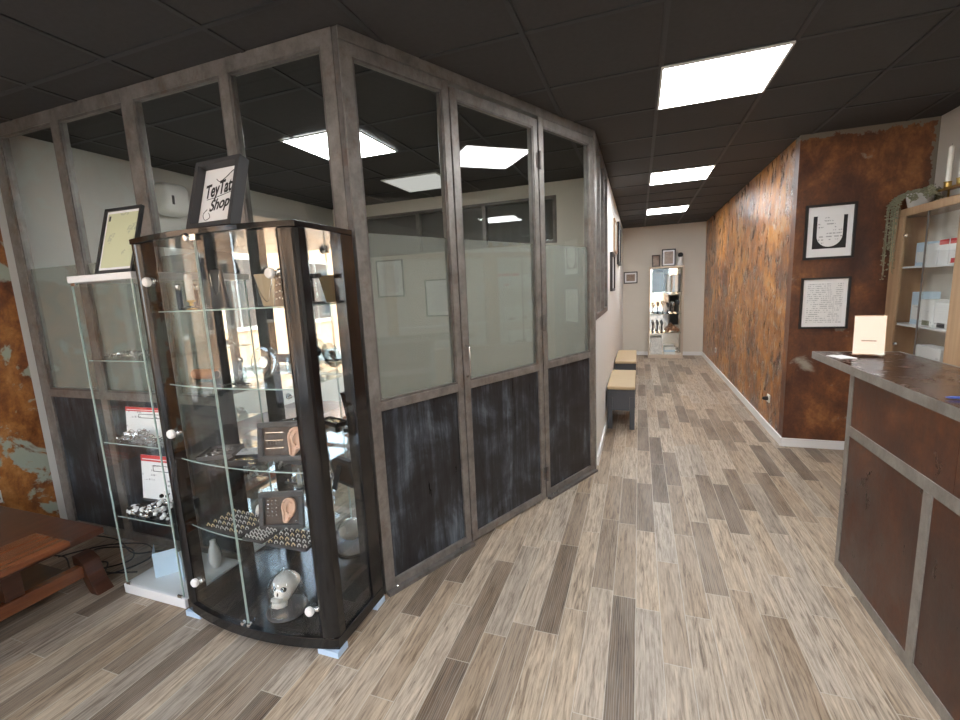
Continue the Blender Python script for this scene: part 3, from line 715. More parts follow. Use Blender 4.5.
# ------------------------------------------------------------------ black display cabinet with curved glass front
VX0, VX1, VY, VB, VT = -2.062, -1.178, 1.345, 1.695, 1.785
XM = (VX0+VX1)/2
def curve_front(x, off=0, bulge=.062):
    t = (x-XM)/((VX1-VX0)/2); return VY+off-bulge*(1-t*t)
def curved_board(z0, z1, x0=VX0, x1=VX1, yb=VB, off=0, inset=0, bulge=.062):
    bm = BM(); n = 20; pts = [(x0+(x1-x0)*k/n, curve_front(x0+(x1-x0)*k/n, off, bulge)) for k in range(n+1)]
    prism(bm, pts+[(x1, yb), (x0, yb)], z0, z1); return bm
vc = thing('display_cabinet', 'black glass display cabinet with curved front doors and mirror back', 'cabinet', (0, 0, 0))
obj('base_board', curved_board(.028, .078), M['black_gloss'], vc, .002)
obj('top_board', curved_board(VT-.022, VT), M['black_gloss'], vc, .002)
for x0, x1 in ((VX0, VX0+.072), (VX1-.082, VX1)):
    bm = BM(); n = 10
    pts = [(x0+(x1-x0)*k/n, curve_front(x0+(x1-x0)*k/n, .012)-.016*(1-(2*k/n-1)**2)) for k in range(n+1)]+[(x1, VY+.055), (x0, VY+.055)]
    prism(bm, pts, .0785, VT-.0225); obj('front_post', bm, M['black_gloss'], vc, .004)
for x0, x1 in ((VX0, VX0+.055), (VX1-.055, VX1)): boxo('back_post', (x0, x1, VB-.085 if x1 == VX1 else VB-.035, VB, .0785, VT-.0225), M['black_gloss'], vc, .003)
boxo('mirror_back', (VX0+.056, VX1-.056, VB-.012, VB-.004, .0785, VT-.0225), M['mirror'], vc)
boxo('side_glass', (VX0+.008, VX0+.012, VY+.056, VB-.036, .0785, VT-.0225), M['vglass'], vc); boxo('side_glass', (VX1-.012, VX1-.008, VY+.056, VB-.086, .0785, VT-.0225), M['vglass'], vc)
for x0, x1 in ((VX0+.075, XM-.002), (XM+.002, VX1-.085)):
    bm = BM(); n = 10; f = []; b = []
    for k in range(n+1):
        xx = x0+(x1-x0)*k/n; f.append((xx, curve_front(xx, .012))); b.append((xx, curve_front(xx, .016)))
    prism(bm, f+b[::-1], .082, VT-.026); obj('glass_door', bm, M['vglass'], vc, smooth=False)
def knob(x, z, r=.018):
    bm = BM(); lathe(bm, [(r*.5, -.012), (r, -.010), (r*1.08, 0), (r*.9, .007), (r*.4, .009)], 18, (0, 0, 0), Matrix.Translation((x, curve_front(x, .002), z)) @ Matrix.Rotation(PI/2, 4, 'X')); return bm
for x, z in ((VX0+.10, 1.60), (VX0+.10, .93), (VX0+.10, .20), (VX1-.115, 1.60), (VX1-.115, .20)):
    hg = obj('door_hinge', knob(x, z, .019), M['white_plastic'], vc)
    bm = BM(); yq = curve_front(x, .022); lathe(bm, [(.008, 0), (.011, .005), (.006, .02)], 10, (x+.028, yq, z-.004)); ball(bm, (x+.012, yq+.004, z), .011, 1); obj('hinge_arm', bm, M['chrome'], hg, smooth=True)
lk = obj('lock', knob(XM-.025, 1.755, .016), M['chrome'], vc)
bm = BM(); box(bm, XM-.02, XM+.02, curve_front(XM, .001), curve_front(XM, .010), 1.742, 1.775); obj('lock_plate', bm, M['chrome'], lk)
for dx in (-.018, .018): obj('door_catch', knob(XM+dx, .094, .009), M['chrome'], vc)
bm = BM(); prism(bm, [(-1.42, 1.50), (-1.42, 1.515), (-1.30, 1.515), (-1.30, 1.50)], VT-.030, VT-.0225); obj('hook_rail', bm, M['chrome'], vc)
for x0, x1, ya, yb in ((VX0-.004, VX0+.09, VY-.015, VY+.05), (VX1-.10, VX1+.004, VY-.018, VY+.05), (VX0, VX0+.08, VB-.06, VB), (VX1-.06, VX1+.004, VB-.07, VB+.002)):
    boxo('foot', (x0, x1, ya, yb, 0, .0275), M['pale_blue'], vc)
def shelf_edge(z):
    bm = BM(); n = 20; a, b = VX0+.075, VX1-.088; f = [(a+(b-a)*k/n, curve_front(a+(b-a)*k/n, .0445, .055)) for k in range(n+1)]
    prism(bm, f+[(x, y-.0012) for x, y in f[::-1]], z-.0055, z-.0005); return bm
for x, o_ in ((XM-.0035, -1), (XM+.0035, 1)): boxo('door_edge', (x-.0008, x+.0008, curve_front(XM, .012), curve_front(XM, .016), .083, VT-.027), M['glass_edge'], vc)
SZ = (.47, .80, 1.15, 1.475)
for z in SZ: sh_ = obj('shelf', curved_board(z-.006, z, VX0+.075, VX1-.088, VB-.04, .045, bulge=.055), M['shelf_glass'], vc); obj('polished_edge', shelf_edge(z), M['glass_edge'], sh_)
BZ = .0785

# --- things in the black cabinet
def skull():
    bm = BM(); bmesh.ops.create_uvsphere(bm, u_segments=36, v_segments=28, radius=1)
    for v in bm.verts:
        x, y, z = v.co
        X, Y, Z = x*.048, y*.060+.006, z*.046+.086
        if z < -.05:                                            # narrow the lower head to face and jaw
            k = min(1, (-z-.05)/.75); X *= 1-.34*k; Y = Y*(1-.30*k)-.012*k; Z -= .030*k
        for sx in (-1, 1):                                      # eye sockets
            dd = ((X-sx*.020)/.014)**2+((Z-.075)/.0125)**2
            if Y < 0: Y += .020*math.exp(-dd*1.0)
        dn = (X/.007)**2+((Z-.055)/.010)**2
        if Y < 0: Y += .010*math.exp(-dn)
        if Y < 0: Y -= .006*math.exp(-((X/.03)**2+((Z-.096)/.010)**2))-.010*math.exp(-((abs(X)-.036)/.010)**2-((Z-.052)/.016)**2)
        v.co = (X, Y, Z)
    box(bm, -.020, .020, -.052, -.030, .026, .040)
    for k in range(7): box(bm, -.0175+k*.005, -.0135+k*.005, -.0555, -.050, .028, .0385)
    prism(bm, [(-.028, -.01), (-.026, -.035), (-.014, -.052), (.014, -.052), (.026, -.035), (.028, -.01), (.022, -.01), (.019, -.032), (-.019, -.032), (-.022, -.01)], .004, .024)
    bmesh.ops.transform(bm, matrix=Matrix.Scale(1.12, 4) @ Matrix.Identity(4), verts=bm.verts); return bm
dm = thing('glass_dome', 'glass dome over a white skull on floor of the black cabinet', 'glass dome', (-1.525, 1.43, BZ+.001))
prof = [(.082+.0, .012)]+[(.080, .014), (.081, .10)]+[(.081*math.cos(PI/2*k/9), .10+.085*math.sin(PI/2*k/9)) for k in range(1, 10)]
bm = BM(); lathe(bm, prof, 32, caps=False); obj('bell', bm, M['clear'], dm, smooth=True)
bm = BM(); lathe(bm, [(.09, 0), (.092, .004), (.088, .0115)], 32); obj('plinth', bm, M['charcoal'], dm)
bm = BM(); ball(bm, (0, 0, .196), .011, 2); obj('finial', bm, M['clear'], dm, smooth=True)
sk = tag(obj('skull', skull(), M['bone'], loc=(-1.525, 1.43, BZ+.016), rotz=-.30, smooth=True), 'white ornamental skull under the glass dome', 'skull')

for nm, cx_, cz_, rx_, rz_, dep in (('eye_shade', -.0195, .073, .0150, .0125, .012), ('eye_shade', .0195, .073, .0150, .0125, .012), ('nose_shade', 0, .052, .0065, .0105, .009)):
    bm = BM(); ball(bm, (cx_, 0, cz_), 1, 2, (rx_, dep, rz_))
    best = min((v.co.y for v in sk.data.vertices if abs(v.co.x-cx_*1.12) < .006 and abs(v.co.z-cz_*1.12) < .008), default=-.03)
    bmesh.ops.transform(bm, matrix=Matrix.Translation((cx_*.12, best+.002, cz_*.12)), verts=bm.verts)
    obj(nm, bm, M['ink'], sk, smooth=True)  # black balls put the shade of eye and nose hollows into colour
sk.rotation_euler = (-.30, 0, .05); sk.location.y -= .022; sk.location.z += .010; sk.location.z += .012

def ear():
    bm = BM(); bmesh.ops.create_uvsphere(bm, u_segments=24, v_segments=18, radius=1)
    for v in bm.verts:
        x, y, z = v.co
        wdt = .036*(1-.42*max(0, -z)); X = x*wdt+.008*z; Z = z*.062; Y = y*.012
        r = math.hypot(x*1.05, z)
        if y < 0: Y -= .008*math.exp(-((r-.85)/.16)**2); Y += .010*math.exp(-((x-.05)/.35)**2-((z-.05)/.42)**2)
        v.co = (X, Y, Z)
    rim = [(.006, -.030), (.024, -.022), (.034, .006), (.032, .036), (.016, .056), (-.008, .058), (-.026, .042), (-.030, .014), (-.022, -.012), (-.018, -.040), (-.012, -.056), (.002, -.054), (.006, -.036)]
    tube(bm, smooth_path([(x, -.012, z) for x, z in rim], 4), .0055, 8)
    tube(bm, smooth_path([(.018, -.012, .036), (.002, -.013, .042), (-.012, -.013, .024), (-.010, -.012, -.004), (.004, -.012, -.014)], 4), .0048, 8)
    return bm
def ear_board(lab, loc, w, h, rotz, ex, ez, es, kind):
    t = thing('earring_display', lab, 'display frame', loc, rotz); t.rotation_euler = (-.17, 0, rotz)
    bm = BM(); f = .022
    box(bm, -w/2, w/2, -.025, 0, 0, f); box(bm, -w/2, w/2, -.025, 0, h-f, h); box(bm, -w/2, -w/2+f, -.025, 0, f, h-f); box(bm, w/2-f, w/2, -.025, 0, f, h-f)
    obj('frame', bm, M['charcoal'], t, .003)
    boxo('backing_board', (-w/2+f, w/2-f, -.010, -.002, f, h-f), M['dark_brown'], t)
    bm = ear(); bmesh.ops.transform(bm, matrix=Matrix.Translation((ex, -.022, ez)) @ Matrix.Rotation(.12, 4, 'Y') @ Matrix.Scale(es, 4), verts=bm.verts); obj('silicone_ear', bm, M['silicone'], t, smooth=True)
    if kind == 0:
        for k in range(3):
            bm = BM(); zz = h-.045-k*.033; box(bm, -w/2+.03, -w/2+.105, -.0125, -.0105, zz-.001, zz+.001); obj('bar_piercing', bm, M['silver'], t)
        for k in range(4):
            bm = BM(); tube(bm, [(-w/2+.04+k*.012, -.0125, h-.074), (-w/2+.04+k*.012, -.0125, h-.098)], .0014, 5); obj('pendant', bm, M['silver'], t)
    else:
        for r in range(5):
            for k in range(3):
                bm = BM(); ball(bm, (-w/2+.040+k*.018, -.014, h-.038-r*.017), .0052, 1); obj('stud', bm, M['silver'], t, smooth=True)
    bm = BM(); ball(bm, (w/2-.035, -.014, .034), .006, 1); obj('badge', bm, M['silver'], t, smooth=True)
    bm = BM(); prism(bm, [(.0005, h*.75), (.004, h*.75), (.07, .018), (.064, .014)], -.02, .02, axis='x'); obj('easel_leg', bm, M['charcoal'], t)
bm = BM(); box(bm, -.05, .05, -.045, .045, 0, .10); tag(obj('riser_block', bm, M['black'], loc=(-1.395, 1.47, SZ[1]-.2+.0-.0+.2+.001)), 'black riser block under the larger ear display', 'riser')
bpy.data.objects['riser_block'].data.transform(Matrix.Diagonal((1, 1, .02/.10, 1)))
ear_board('larger black framed ear display with long bars, middle shelf of the black cabinet', (-1.415, 1.42, SZ[1]+.0225), .225, .165, .35, .052, .080, .98, 0)
ear_board('smaller black framed ear display with silver studs, above the ring trays', (-1.515, 1.455, SZ[0]+.002), .200, .170, .35, .036, .088, .9, 1)

# ring trays and their rings
def tray(lab, loc, w, d, rotz, h=.012, mat='charcoal'):
    t = thing('jewellery_tray', lab, 'tray', loc, rotz, 'jewellery trays in the black cabinet')
    boxo('liner', (-w/2+.004, w/2-.004, -d/2+.004, d/2-.004, .0025, .009), M['black'], t)
    bm = BM(); box(bm, -w/2, w/2, -d/2, d/2, 0, .002)
    for s in (-1, 1):
        box(bm, min(s*w/2, s*(w/2-.004)), max(s*w/2, s*(w/2-.004)), -d/2, d/2, .002, h); box(bm, -w/2+.004, w/2-.004, min(s*d/2, s*(d/2-.004)), max(s*d/2, s*(d/2-.004)), .002, h)
    obj('rim', bm, M[mat], t); return t
ring_mesh = {}
def ring_me(key):
    if key not in ring_mesh:
        bm = BM(); n, k, R_, r_ = 12, 5, .0066, .0019
        vs = [[bm.verts.new(((R_+r_*math.cos(2*PI*j/k))*math.cos(2*PI*i/n), r_*1.4*math.sin(2*PI*j/k), (R_+r_*math.cos(2*PI*j/k))*math.sin(2*PI*i/n)+.0085)) for j in range(k)] for i in range(n)]
        for i in range(n):
            for j in range(k): bm.faces.new((vs[i][j], vs[(i+1) % n][j], vs[(i+1) % n][(j+1) % k], vs[i][(j+1) % k]))
        ball(bm, (0, 0, .0172), .0036, 1)
        me = bpy.data.meshes.new('ring'); bm.to_mesh(me); bm.free(); me.materials.append(M[key]); ring_mesh[key] = me
    return ring_mesh[key]
def fill_rings(t, nx, ny, w, d, label, group, mats):
    c, s = math.cos(t.rotation_euler.z), math.sin(t.rotation_euler.z)
    for i in range(nx):
        for j in range(ny):
            lx, ly = -w/2+.014+(w-.028)*i/(nx-1), -d/2+.014+(d-.028)*j/(ny-1)
            o = bpy.data.objects.new('ring', ring_me(mats[(i*3+j*5+(i*j) % 3) % len(mats)])); C.objects.link(o)
            o.location = (t.location.x+c*lx-s*ly, t.location.y+s*lx+c*ly, t.location.z+.0045); o.rotation_euler = (0, 0, t.rotation_euler.z+.5+random.uniform(-.2, .2))
            tag(o, label, 'ring', group)
zz = SZ[0]+.001
t1 = tray('wide dark ring tray at left of the ring shelf', (-1.765, 1.430, zz), .235, .165, -.05)
fill_rings(t1, 8, 5, .235, .165, 'silver and gold ring standing in the wide left ring tray', 'rings in the wide left tray', ('ring_gold', 'ring_silver', 'ring_silver', 'ring_gold', 'ring_silver'))
t2 = tray('small dark ring tray in the middle, in front of smaller ear display', (-1.565, 1.375, zz), .115, .10, -.03)
fill_rings(t2, 5, 4, .115, .10, 'dull silver ring standing in the small middle ring tray', 'rings in the small middle tray', ('ring_silver', 'ring_silver'))
t3 = tray('dark tray of gold and silver rings at right of the ring shelf', (-1.385, 1.385, zz), .205, .125, .04)
fill_rings(t3, 7, 4, .205, .125, 'gold or silver ring standing in the right ring tray', 'rings in the right tray', ('ring_gold', 'ring_gold', 'ring_silver', 'ring_silver'))

def cone(lab, loc, hgt=.10):
    t = thing('ring_cone', lab, 'ring cone', loc)
    bm = BM(); lathe(bm, [(.022, 0), (.022, .010), (.018, .012)], 16); obj('base', bm, M['slate'], t)
    bm = BM(); lathe(bm, [(.014, .0125), (.012, .04), (.004, hgt)], 16); obj('finger', bm, M['white'], t, smooth=True)
cone('white ring cone on dark base behind the ring trays', (-1.735, 1.555, zz), .12)
def branch(lab, loc, rotz, s=1):
    t = tag(None or obj('branch_ornament', branch_bm(s), M['bone'], loc=loc, rotz=rotz, smooth=True), lab, 'ornament')
def branch_bm(s):
    bm = BM()
    tube(bm, smooth_path([(-.11*s, 0, .012*s), (-.10*s, 0, .045*s), (-.05*s, .005, .065*s), (.0, .01, .078*s), (.06*s, .015, .115*s), (.10*s, .02, .125*s)]), [x*s for x in [.013]*8+[.015]*8+[.011]*8+[.006]*7][:31], 10)
    tube(bm, smooth_path([(-.10*s, 0, .04*s), (-.06*s, -.02, .03*s), (-.035*s, -.03, .007*s)]), .009*s, 8)
    tube(bm, smooth_path([(.02*s, .01, .09*s), (.0*s, .02, .115*s), (-.02*s, .02, .135*s)]), .006*s, 8)
    return bm
branch('white branch-shaped ornament behind the ring trays', (-1.62, 1.53, zz+.001), .1)
branch('smaller white branch-shaped ornament on middle shelf beside the black trays', (-1.62, 1.57, SZ[1]+.001), .25, .7)
z2 = SZ[1]+.001
a1 = tray('open black tray of jewellery at left of the middle shelf', (-1.83, 1.45, z2), .15, .15, .5, .02, 'charcoal')
a2 = tray('long black jewellery case in centre of the middle shelf', (-1.60, 1.395, z2), .17, .075, .35, .025, 'black')
def chain_heap(lab, loc, n, w, d, hgt, mats, group=None, nm='necklace_pile', cat='jewellery'):
    bm = BM(); r2 = random.Random(hash(lab) % 1000 if False else len(lab)*7+n)
    for k in range(n):
        px, py_ = r2.uniform(-w, w), r2.uniform(-d, d); ph = hgt*max(.1, 1-(px/w)**2*.8)
        a = r2.uniform(0, PI); rr = r2.uniform(.012, .03)
        pts = [(px+rr*math.cos(a+q)*1.1, py_+rr*math.sin(a+q)*.8, .004+ph*r2.uniform(.15, .95)) for q in (0, 1, 2, 3, 4)]
        tube(bm, smooth_path(pts, 4), r2.uniform(.0015, .0035), 5)
    return tag(obj(nm, bm, M[mats], loc=loc), lab, cat, group, 'stuff')
chain_heap('silver chains lying in the open black tray', (-1.83, 1.45, z2+.006), 16, .05, .05, .008, 'silver')
chain_heap('gold trinkets lying in the long black case', (-1.60, 1.395, z2+.006), 12, .05, .018, .010, 'gold')
bm = BM(); box(bm, -.09, .09, -.06, .06, 0, .002); tag(obj('flat_card', bm, M['print'], loc=(-1.70, 1.50, z2), rotz=.3), 'flat printed card lying between trays on the middle shelf', 'card')
# third shelf
z3 = SZ[2]+.001
def stand_plate(lab, loc, r, rotz=0):
    t = thing('glass_plate', lab, 'plate', loc, rotz); t.rotation_euler = (-.2, 0, rotz)
    bm = BM(); lathe(bm, [(r*.2, 0), (r, .002), (r, .006), (r*.9, .008), (r*.3, .006)], 28, (0, 0, 0), Matrix.Translation((0, 0, r+.002)) @ Matrix.Rotation(PI/2, 4, 'X')); obj('disc', bm, M['frost_disc'], t, smooth=True)
    bm = BM(); lathe(bm, [(r*.35, .009), (r*.36, .012), (r*.3, .013)], 20, (0, 0, 0), Matrix.Translation((0, 0, r+.002)) @ Matrix.Rotation(PI/2, 4, 'X')); obj('centre_ring', bm, M['silver'], t)
stand_plate('left pale round glass plate standing on upper middle shelf', (-1.57, 1.50, z3+.001), .075)
stand_plate('right pale round glass plate standing on upper middle shelf', (-1.43, 1.56, z3+.001), .065, .2)
bt = thing('perfume_bottle', 'small clear bottle beside the pale glass plates', 'bottle', (-1.66, 1.47, z3))
bm = BM(); lathe(bm, [(.016, 0), (.018, .005), (.018, .06), (.008, .075), (.008, .085)], 16); obj('flask', bm, M['frost_disc'], bt, smooth=True)
bm = BM(); lathe(bm, [(.011, .0855), (.011, .10), (.006, .105)], 14); obj('stopper', bm, M['silver'], bt, smooth=True)
bw = thing('bracelet_row', 'brown wooden bead bracelet bar on left of upper middle shelf', 'bracelets', (-1.86, 1.45, z3))
bm = BM(); tube(bm, [(-.07, 0, .03), (.07, 0, .03)], .016, 10); obj('bar', bm, M['dark_brown'], bw)
bm = BM()
for k in range(10): lathe(bm, [(.0175, -.004), (.024, 0), (.0175, .004)], 12, (0, 0, 0), Matrix.Translation((-.062+.0138*k, 0, .03)) @ Matrix.Rotation(PI/2, 4, 'Y'))
obj('bead_bracelet', bm, M['bead_brown'], bw)
bm = BM()
for s in (-1, 1): box(bm, s*.062-.006, s*.062+.006, -.014, .014, 0, .013)
obj('foot', bm, M['dark_brown'], bw)
chain_heap('dark chain lying in front of the pale glass plates', (-1.56, 1.37, z3), 10, .05, .02, .012, 'charcoal')
# top shelf
z4 = SZ[3]+.001
cn = thing('candlestick', 'white candle on small turned stick, top left of the black cabinet', 'candle', (-1.87, 1.44, z4))
bm = BM(); lathe(bm, [(.022, 0), (.022, .006), (.008, .012), (.008, .03), (.017, .036), (.017, .040)], 18); obj('stick', bm, M['brass'], cn, smooth=True)
bm = BM(); lathe(bm, [(.0155, .0405), (.0155, .15), (.013, .155)], 18); obj('wax', bm, M['wax'], cn, smooth=True)
for i, (dx, dy) in enumerate(((-.055, -.01), (-.045, .06))):
    t = thing('vial', ['front', 'rear'][i]+' dark capped vial beside the white candle on top shelf', 'vial', (-1.87+dx, 1.44+dy, z4))
    bm = BM(); lathe(bm, [(.011, 0), (.012, .004), (.012, .085)], 14); obj('glass', bm, M['slate'], t, smooth=True)
    bm = BM(); lathe(bm, [(.0125, .0855), (.0125, .11), (.009, .113)], 14); obj('cap', bm, M['silver'], t, smooth=True)
bs = thing('necklace_bust', 'dark tapering necklace bust beside the white candle', 'bust', (-1.77, 1.50, z4))
bm = BM(); prism(bm, [(-.05, 0), (.05, 0), (.028, .17), (-.028, .17)], -.008, .008, axis='y'); obj('board', bm, M['charcoal'], bs, .004)
bm = BM(); tube(bm, smooth_path([(-.027, -.010, .15), (-.02, -.011, .09), (0, -.011, .06), (.02, -.011, .09), (.027, -.010, .15)]), .0018, 5); obj('necklace', bm, M['silver'], bs)
chain_heap('silver chains lying in front of the white candle', (-1.80, 1.395, z4), 14, .07, .018, .012, 'silver')
vb = thing('necklace_bust', 'taupe V-shaped necklace bust beside brown earring card on top shelf', 'bust', (-1.475, 1.48, z4))
bm = BM(); prism(bm, [(-.02, 0), (.045, 0), (.06, .135), (-.055, .135)], -.010, .010, axis='y'); obj('board', bm, M['tan'], vb, .004)
bm = BM(); tube(bm, smooth_path([(-.05, -.012, .13), (-.02, -.013, .05), (.01, -.013, .02), (.03, -.013, .06), (.052, -.012, .13)]), .0016, 5); obj('necklace', bm, M['silver'], vb)
ec = thing('earring_card', 'brown card of pearl earrings on top shelf near the black post', 'earring card', (-1.375, 1.465, z4)); ec.rotation_euler = (-.12, 0, -.1)
bm = BM(); prism(bm, [(-.055, 0), (.055, 0), (.045, .145), (-.045, .145)], -.006, 0, axis='y'); obj('card', bm, M['dark_brown'], ec)
for r in range(4):
    for k in range(5):
        bm = BM(); ball(bm, (-.036+.018*k, -.0085, .028+.028*r+.004*(k % 2)), .0042, 1); obj('earring', bm, M['bone'], ec, smooth=True)
nb = thing('bracelet_stand', 'black T-bar bracelet stand at right end of top shelf', 'stand', (-1.29, 1.54, z4))
bm = BM(); box(bm, -.035, .035, -.03, .03, 0, .01); obj('base', bm, M['black'], nb)
bm = BM(); tube(bm, [(0, 0, .0105), (0, 0, .11)], .006, 8); obj('stem', bm, M['black'], nb)
bm = BM(); tube(bm, [(-.045, 0, .116), (.045, 0, .116)], .010, 10); obj('bar', bm, M['black'], nb)

# on top of the black cabinet: deep black frame with a lettered card
tf = thing('framed_sign', 'deep black box frame with lettered white card leaning on top of the black cabinet', 'sign', (-1.600, 1.345, VT+.0145)); tf.rotation_euler = (-.30, 0, -.03)
W, Hh, F, D = .245, .285, .018, .045
bm = BM(); box(bm, -W/2, W/2, 0, D, 0, F); box(bm, -W/2, W/2, 0, D, Hh-F, Hh); box(bm, -W/2, -W/2+F, 0, D, F, Hh-F); box(bm, W/2-F, W/2, 0, D, F, Hh-F); box(bm, -W/2+F, W/2-F, D-.006, D-.001, F, Hh-F)
obj('box_frame', bm, M['charcoal'], tf)
boxo('card', (-W/2+F+.003, W/2-F-.003, D-.012, D-.0075, F+.003, Hh-F-.003), M['paper'], tf)
def lettering(txt, size, x, z, parent, shear=.25, y=D-.0128, rot=.0, name='lettering'):
    cu = bpy.data.curves.new(name, 'FONT'); cu.body = txt; cu.size = size; cu.extrude = .0003; cu.offset = .0012; cu.shear = shear; cu.align_x = 'CENTER'
    o = bpy.data.objects.new(name, cu); C.objects.link(o); o.parent = parent
    o.location = (x, y, z); o.rotation_euler = (PI/2, -rot, 0); cu.materials.append(M['ink'])
    bpy.context.view_layer.update(); me = bpy.data.meshes.new_from_object(o.evaluated_get(bpy.context.evaluated_depsgraph_get()))
    q = bpy.data.objects.new(name, me); C.objects.link(q); q.parent = parent; q.location = o.location; q.rotation_euler = o.rotation_euler
    bpy.data.objects.remove(o); q.name = name; return q
lettering('TeyTatt', .050, -.004, .150, tf, .3, rot=.16).scale = (1, 1.6, 1)
lettering('Shop', .054, 0.004, .088, tf, .45, rot=.16).scale = (1, 1.2, 1)
bm = BM()
tube(bm, smooth_path([(-.03, D-.0129, .218), (-.01, D-.0129, .205), (.02, D-.0129, .218), (.06, D-.0129, .245), (.088, D-.0129, .238)]), .0016, 5)
tube(bm, smooth_path([(-.07, D-.0129, .132), (-.02, D-.0129, .138), (.05, D-.0129, .152), (.085, D-.0129, .160)]), .0012, 5)
tube(bm, smooth_path([(-.06, D-.0129, .090), (-.08, D-.0129, .070), (-.065, D-.0129, .045), (-.04, D-.0129, .055), (-.05, D-.0129, .075)]), .0012, 5)
obj('flourish', bm, M['ink'], tf)

# ------------------------------------------------------------------ narrow white glass cabinet to its left
WX0, WX1, WY0, WY1, WT = -2.562, -2.112, 1.362, 1.70, 1.655
wc = thing('display_cabinet', 'narrow white glass display cabinet left of the black one', 'cabinet', (0, 0, 0))
boxo('base', (WX0, WX1, WY0, WY1, 0, .052), M['white'], wc, .004); boxo('top_board', (WX0, WX1, WY0, WY1, WT-.032, WT), M['white'], wc, .004)
z0, z1 = .0525, WT-.0325
boxo('side_glass', (WX0+.010, WX0+.015, WY0+.02, WY1-.012, z0, z1), M['vglass'], wc); boxo('side_glass', (WX1-.015, WX1-.010, WY0+.02, WY1-.012, z0, z1), M['vglass'], wc)
boxo('back_glass', (WX0+.016, WX1-.016, WY1-.02, WY1-.015, z0, z1), M['vglass'], wc)
boxo('glass_door', (WX0+.008, WX1-.030, WY0+.010, WY0+.015, z0+.004, z1-.004), M['vglass'], wc)
for x in (WX0+.004, WX1-.0245):
    boxo('corner_strip', (x, x+.006, WY0+.012, WY0+.018, z0, z1), M['glass_edge'], wc)
for x, zq in ((WX0+.02, z0), (WX1-.05, z0), (WX0+.02, z1-.014)): boxo('door_clip', (x, x+.03, WY0+.002, WY0+.009, zq, zq+.014), M['chrome'], wc)
WS = (.43, .83, 1.25)
for z in WS:
    sh_ = boxo('shelf', (WX0+.018, WX1-.032, WY0+.022, WY1-.022, z-.005, z), M['shelf_glass'], wc)
    boxo('polished_edge', (WX0+.018, WX1-.032, WY0+.0205, WY0+.0217, z-.0045, z-.0005), M['glass_edge'], sh_)
WM = (WX0+WX1)/2
def notice(lab, loc, w, h):
    t = thing('notice', lab, 'notice', loc, .03); t.rotation_euler = (-.1, 0, .04)
    boxo('sheet', (-w/2, w/2, -.002, 0, 0, h), M['print'], t)
    boxo('red_header', (-w/2, w/2, -.003, -.0021, h*.86, h), M['red'], t)
    boxo('white_rule', (-w/2+.01, w/2-.01, -.0036, -.0031, h*.90, h*.92), M['paper'], t)
    bm = BM(); q = (-w*.22, w*.28, h*.64, h*.78)
    for a, b, c, d_ in ((q[0], q[1], q[2], q[2]+.003), (q[0], q[1], q[3]-.003, q[3]), (q[0], q[0]+.003, q[2], q[3]), (q[1]-.003, q[1], q[2], q[3])): box(bm, a, b, -.0030, -.0022, c, d_)
    obj('box_outline', bm, M['charcoal'], t)
notice('white notice with red header standing on middle shelf of the white cabinet', (WM-.02, WY0+.125, WS[1]+.002), .33, .155)
notice('larger white notice with red header standing above black beads in white cabinet', (WM-.01, WY0+.135, WS[0]+.055), .30, .235)
bm = BM(); box(bm, -.15, .15, -.05, .05, 0, .052); tag(obj('riser_box', bm, M['black'], loc=(WM-.01, WY0+.165, WS[0]+.001)), 'black riser box under the larger red headed notice', 'riser')
chain_heap('silver jewellery heaped on top shelf of the white cabinet', (WM, WY0+.11, WS[2]+.001), 60, .13, .06, .035, 'silver')
chain_heap('silver jewellery heaped in front of the smaller red headed notice', (WM-.012, WY0+.070, WS[1]+.001), 60, .125, .02, .06, 'silver')
rnd = random.Random(5)
bm = BM()
for k in range(230):
    px = rnd.uniform(-.15, .15); n0 = len(bm.faces)
    ball(bm, (px, rnd.uniform(-.03, .028), .013+rnd.uniform(0, 1)*(.03+.12*max(0, px/.15))), rnd.uniform(.008, .014), 1)
    bm.faces.ensure_lookup_table()
    for q in range(n0, len(bm.faces)): bm.faces[q].material_index = k % 3
tag(obj('bead_pile', bm, [M['black'], M['white'], M['silver']], loc=(WM-.005, WY0+.062, WS[0]+.001), smooth=True), 'heap of black, white and silver beads on lowest shelf of the white cabinet', 'beads', None, 'stuff')
bm = BM(); prism(bm, [(-.14, .02), (-.05, -.05), (.02, .03), (.14, -.03), (.14, -.027), (.02, .033), (-.05, -.047), (-.14, .023)], 0, .14)
tag(obj('folded_leaflet', bm, M['pale_blue_card'], loc=(WM-.045, WY0+.13, .0535)), 'zigzag folded pale blue leaflet on floor of the white cabinet', 'leaflet')
wb = thing('vase', 'small white vase behind the folded leaflet in white cabinet', 'vase', (WX1-.09, WY0+.255, .0535))
bm = BM(); lathe(bm, [(.02, 0), (.032, .04), (.028, .10), (.014, .14), (.016, .155)], 20); obj('body', bm, M['white'], wb, smooth=True)

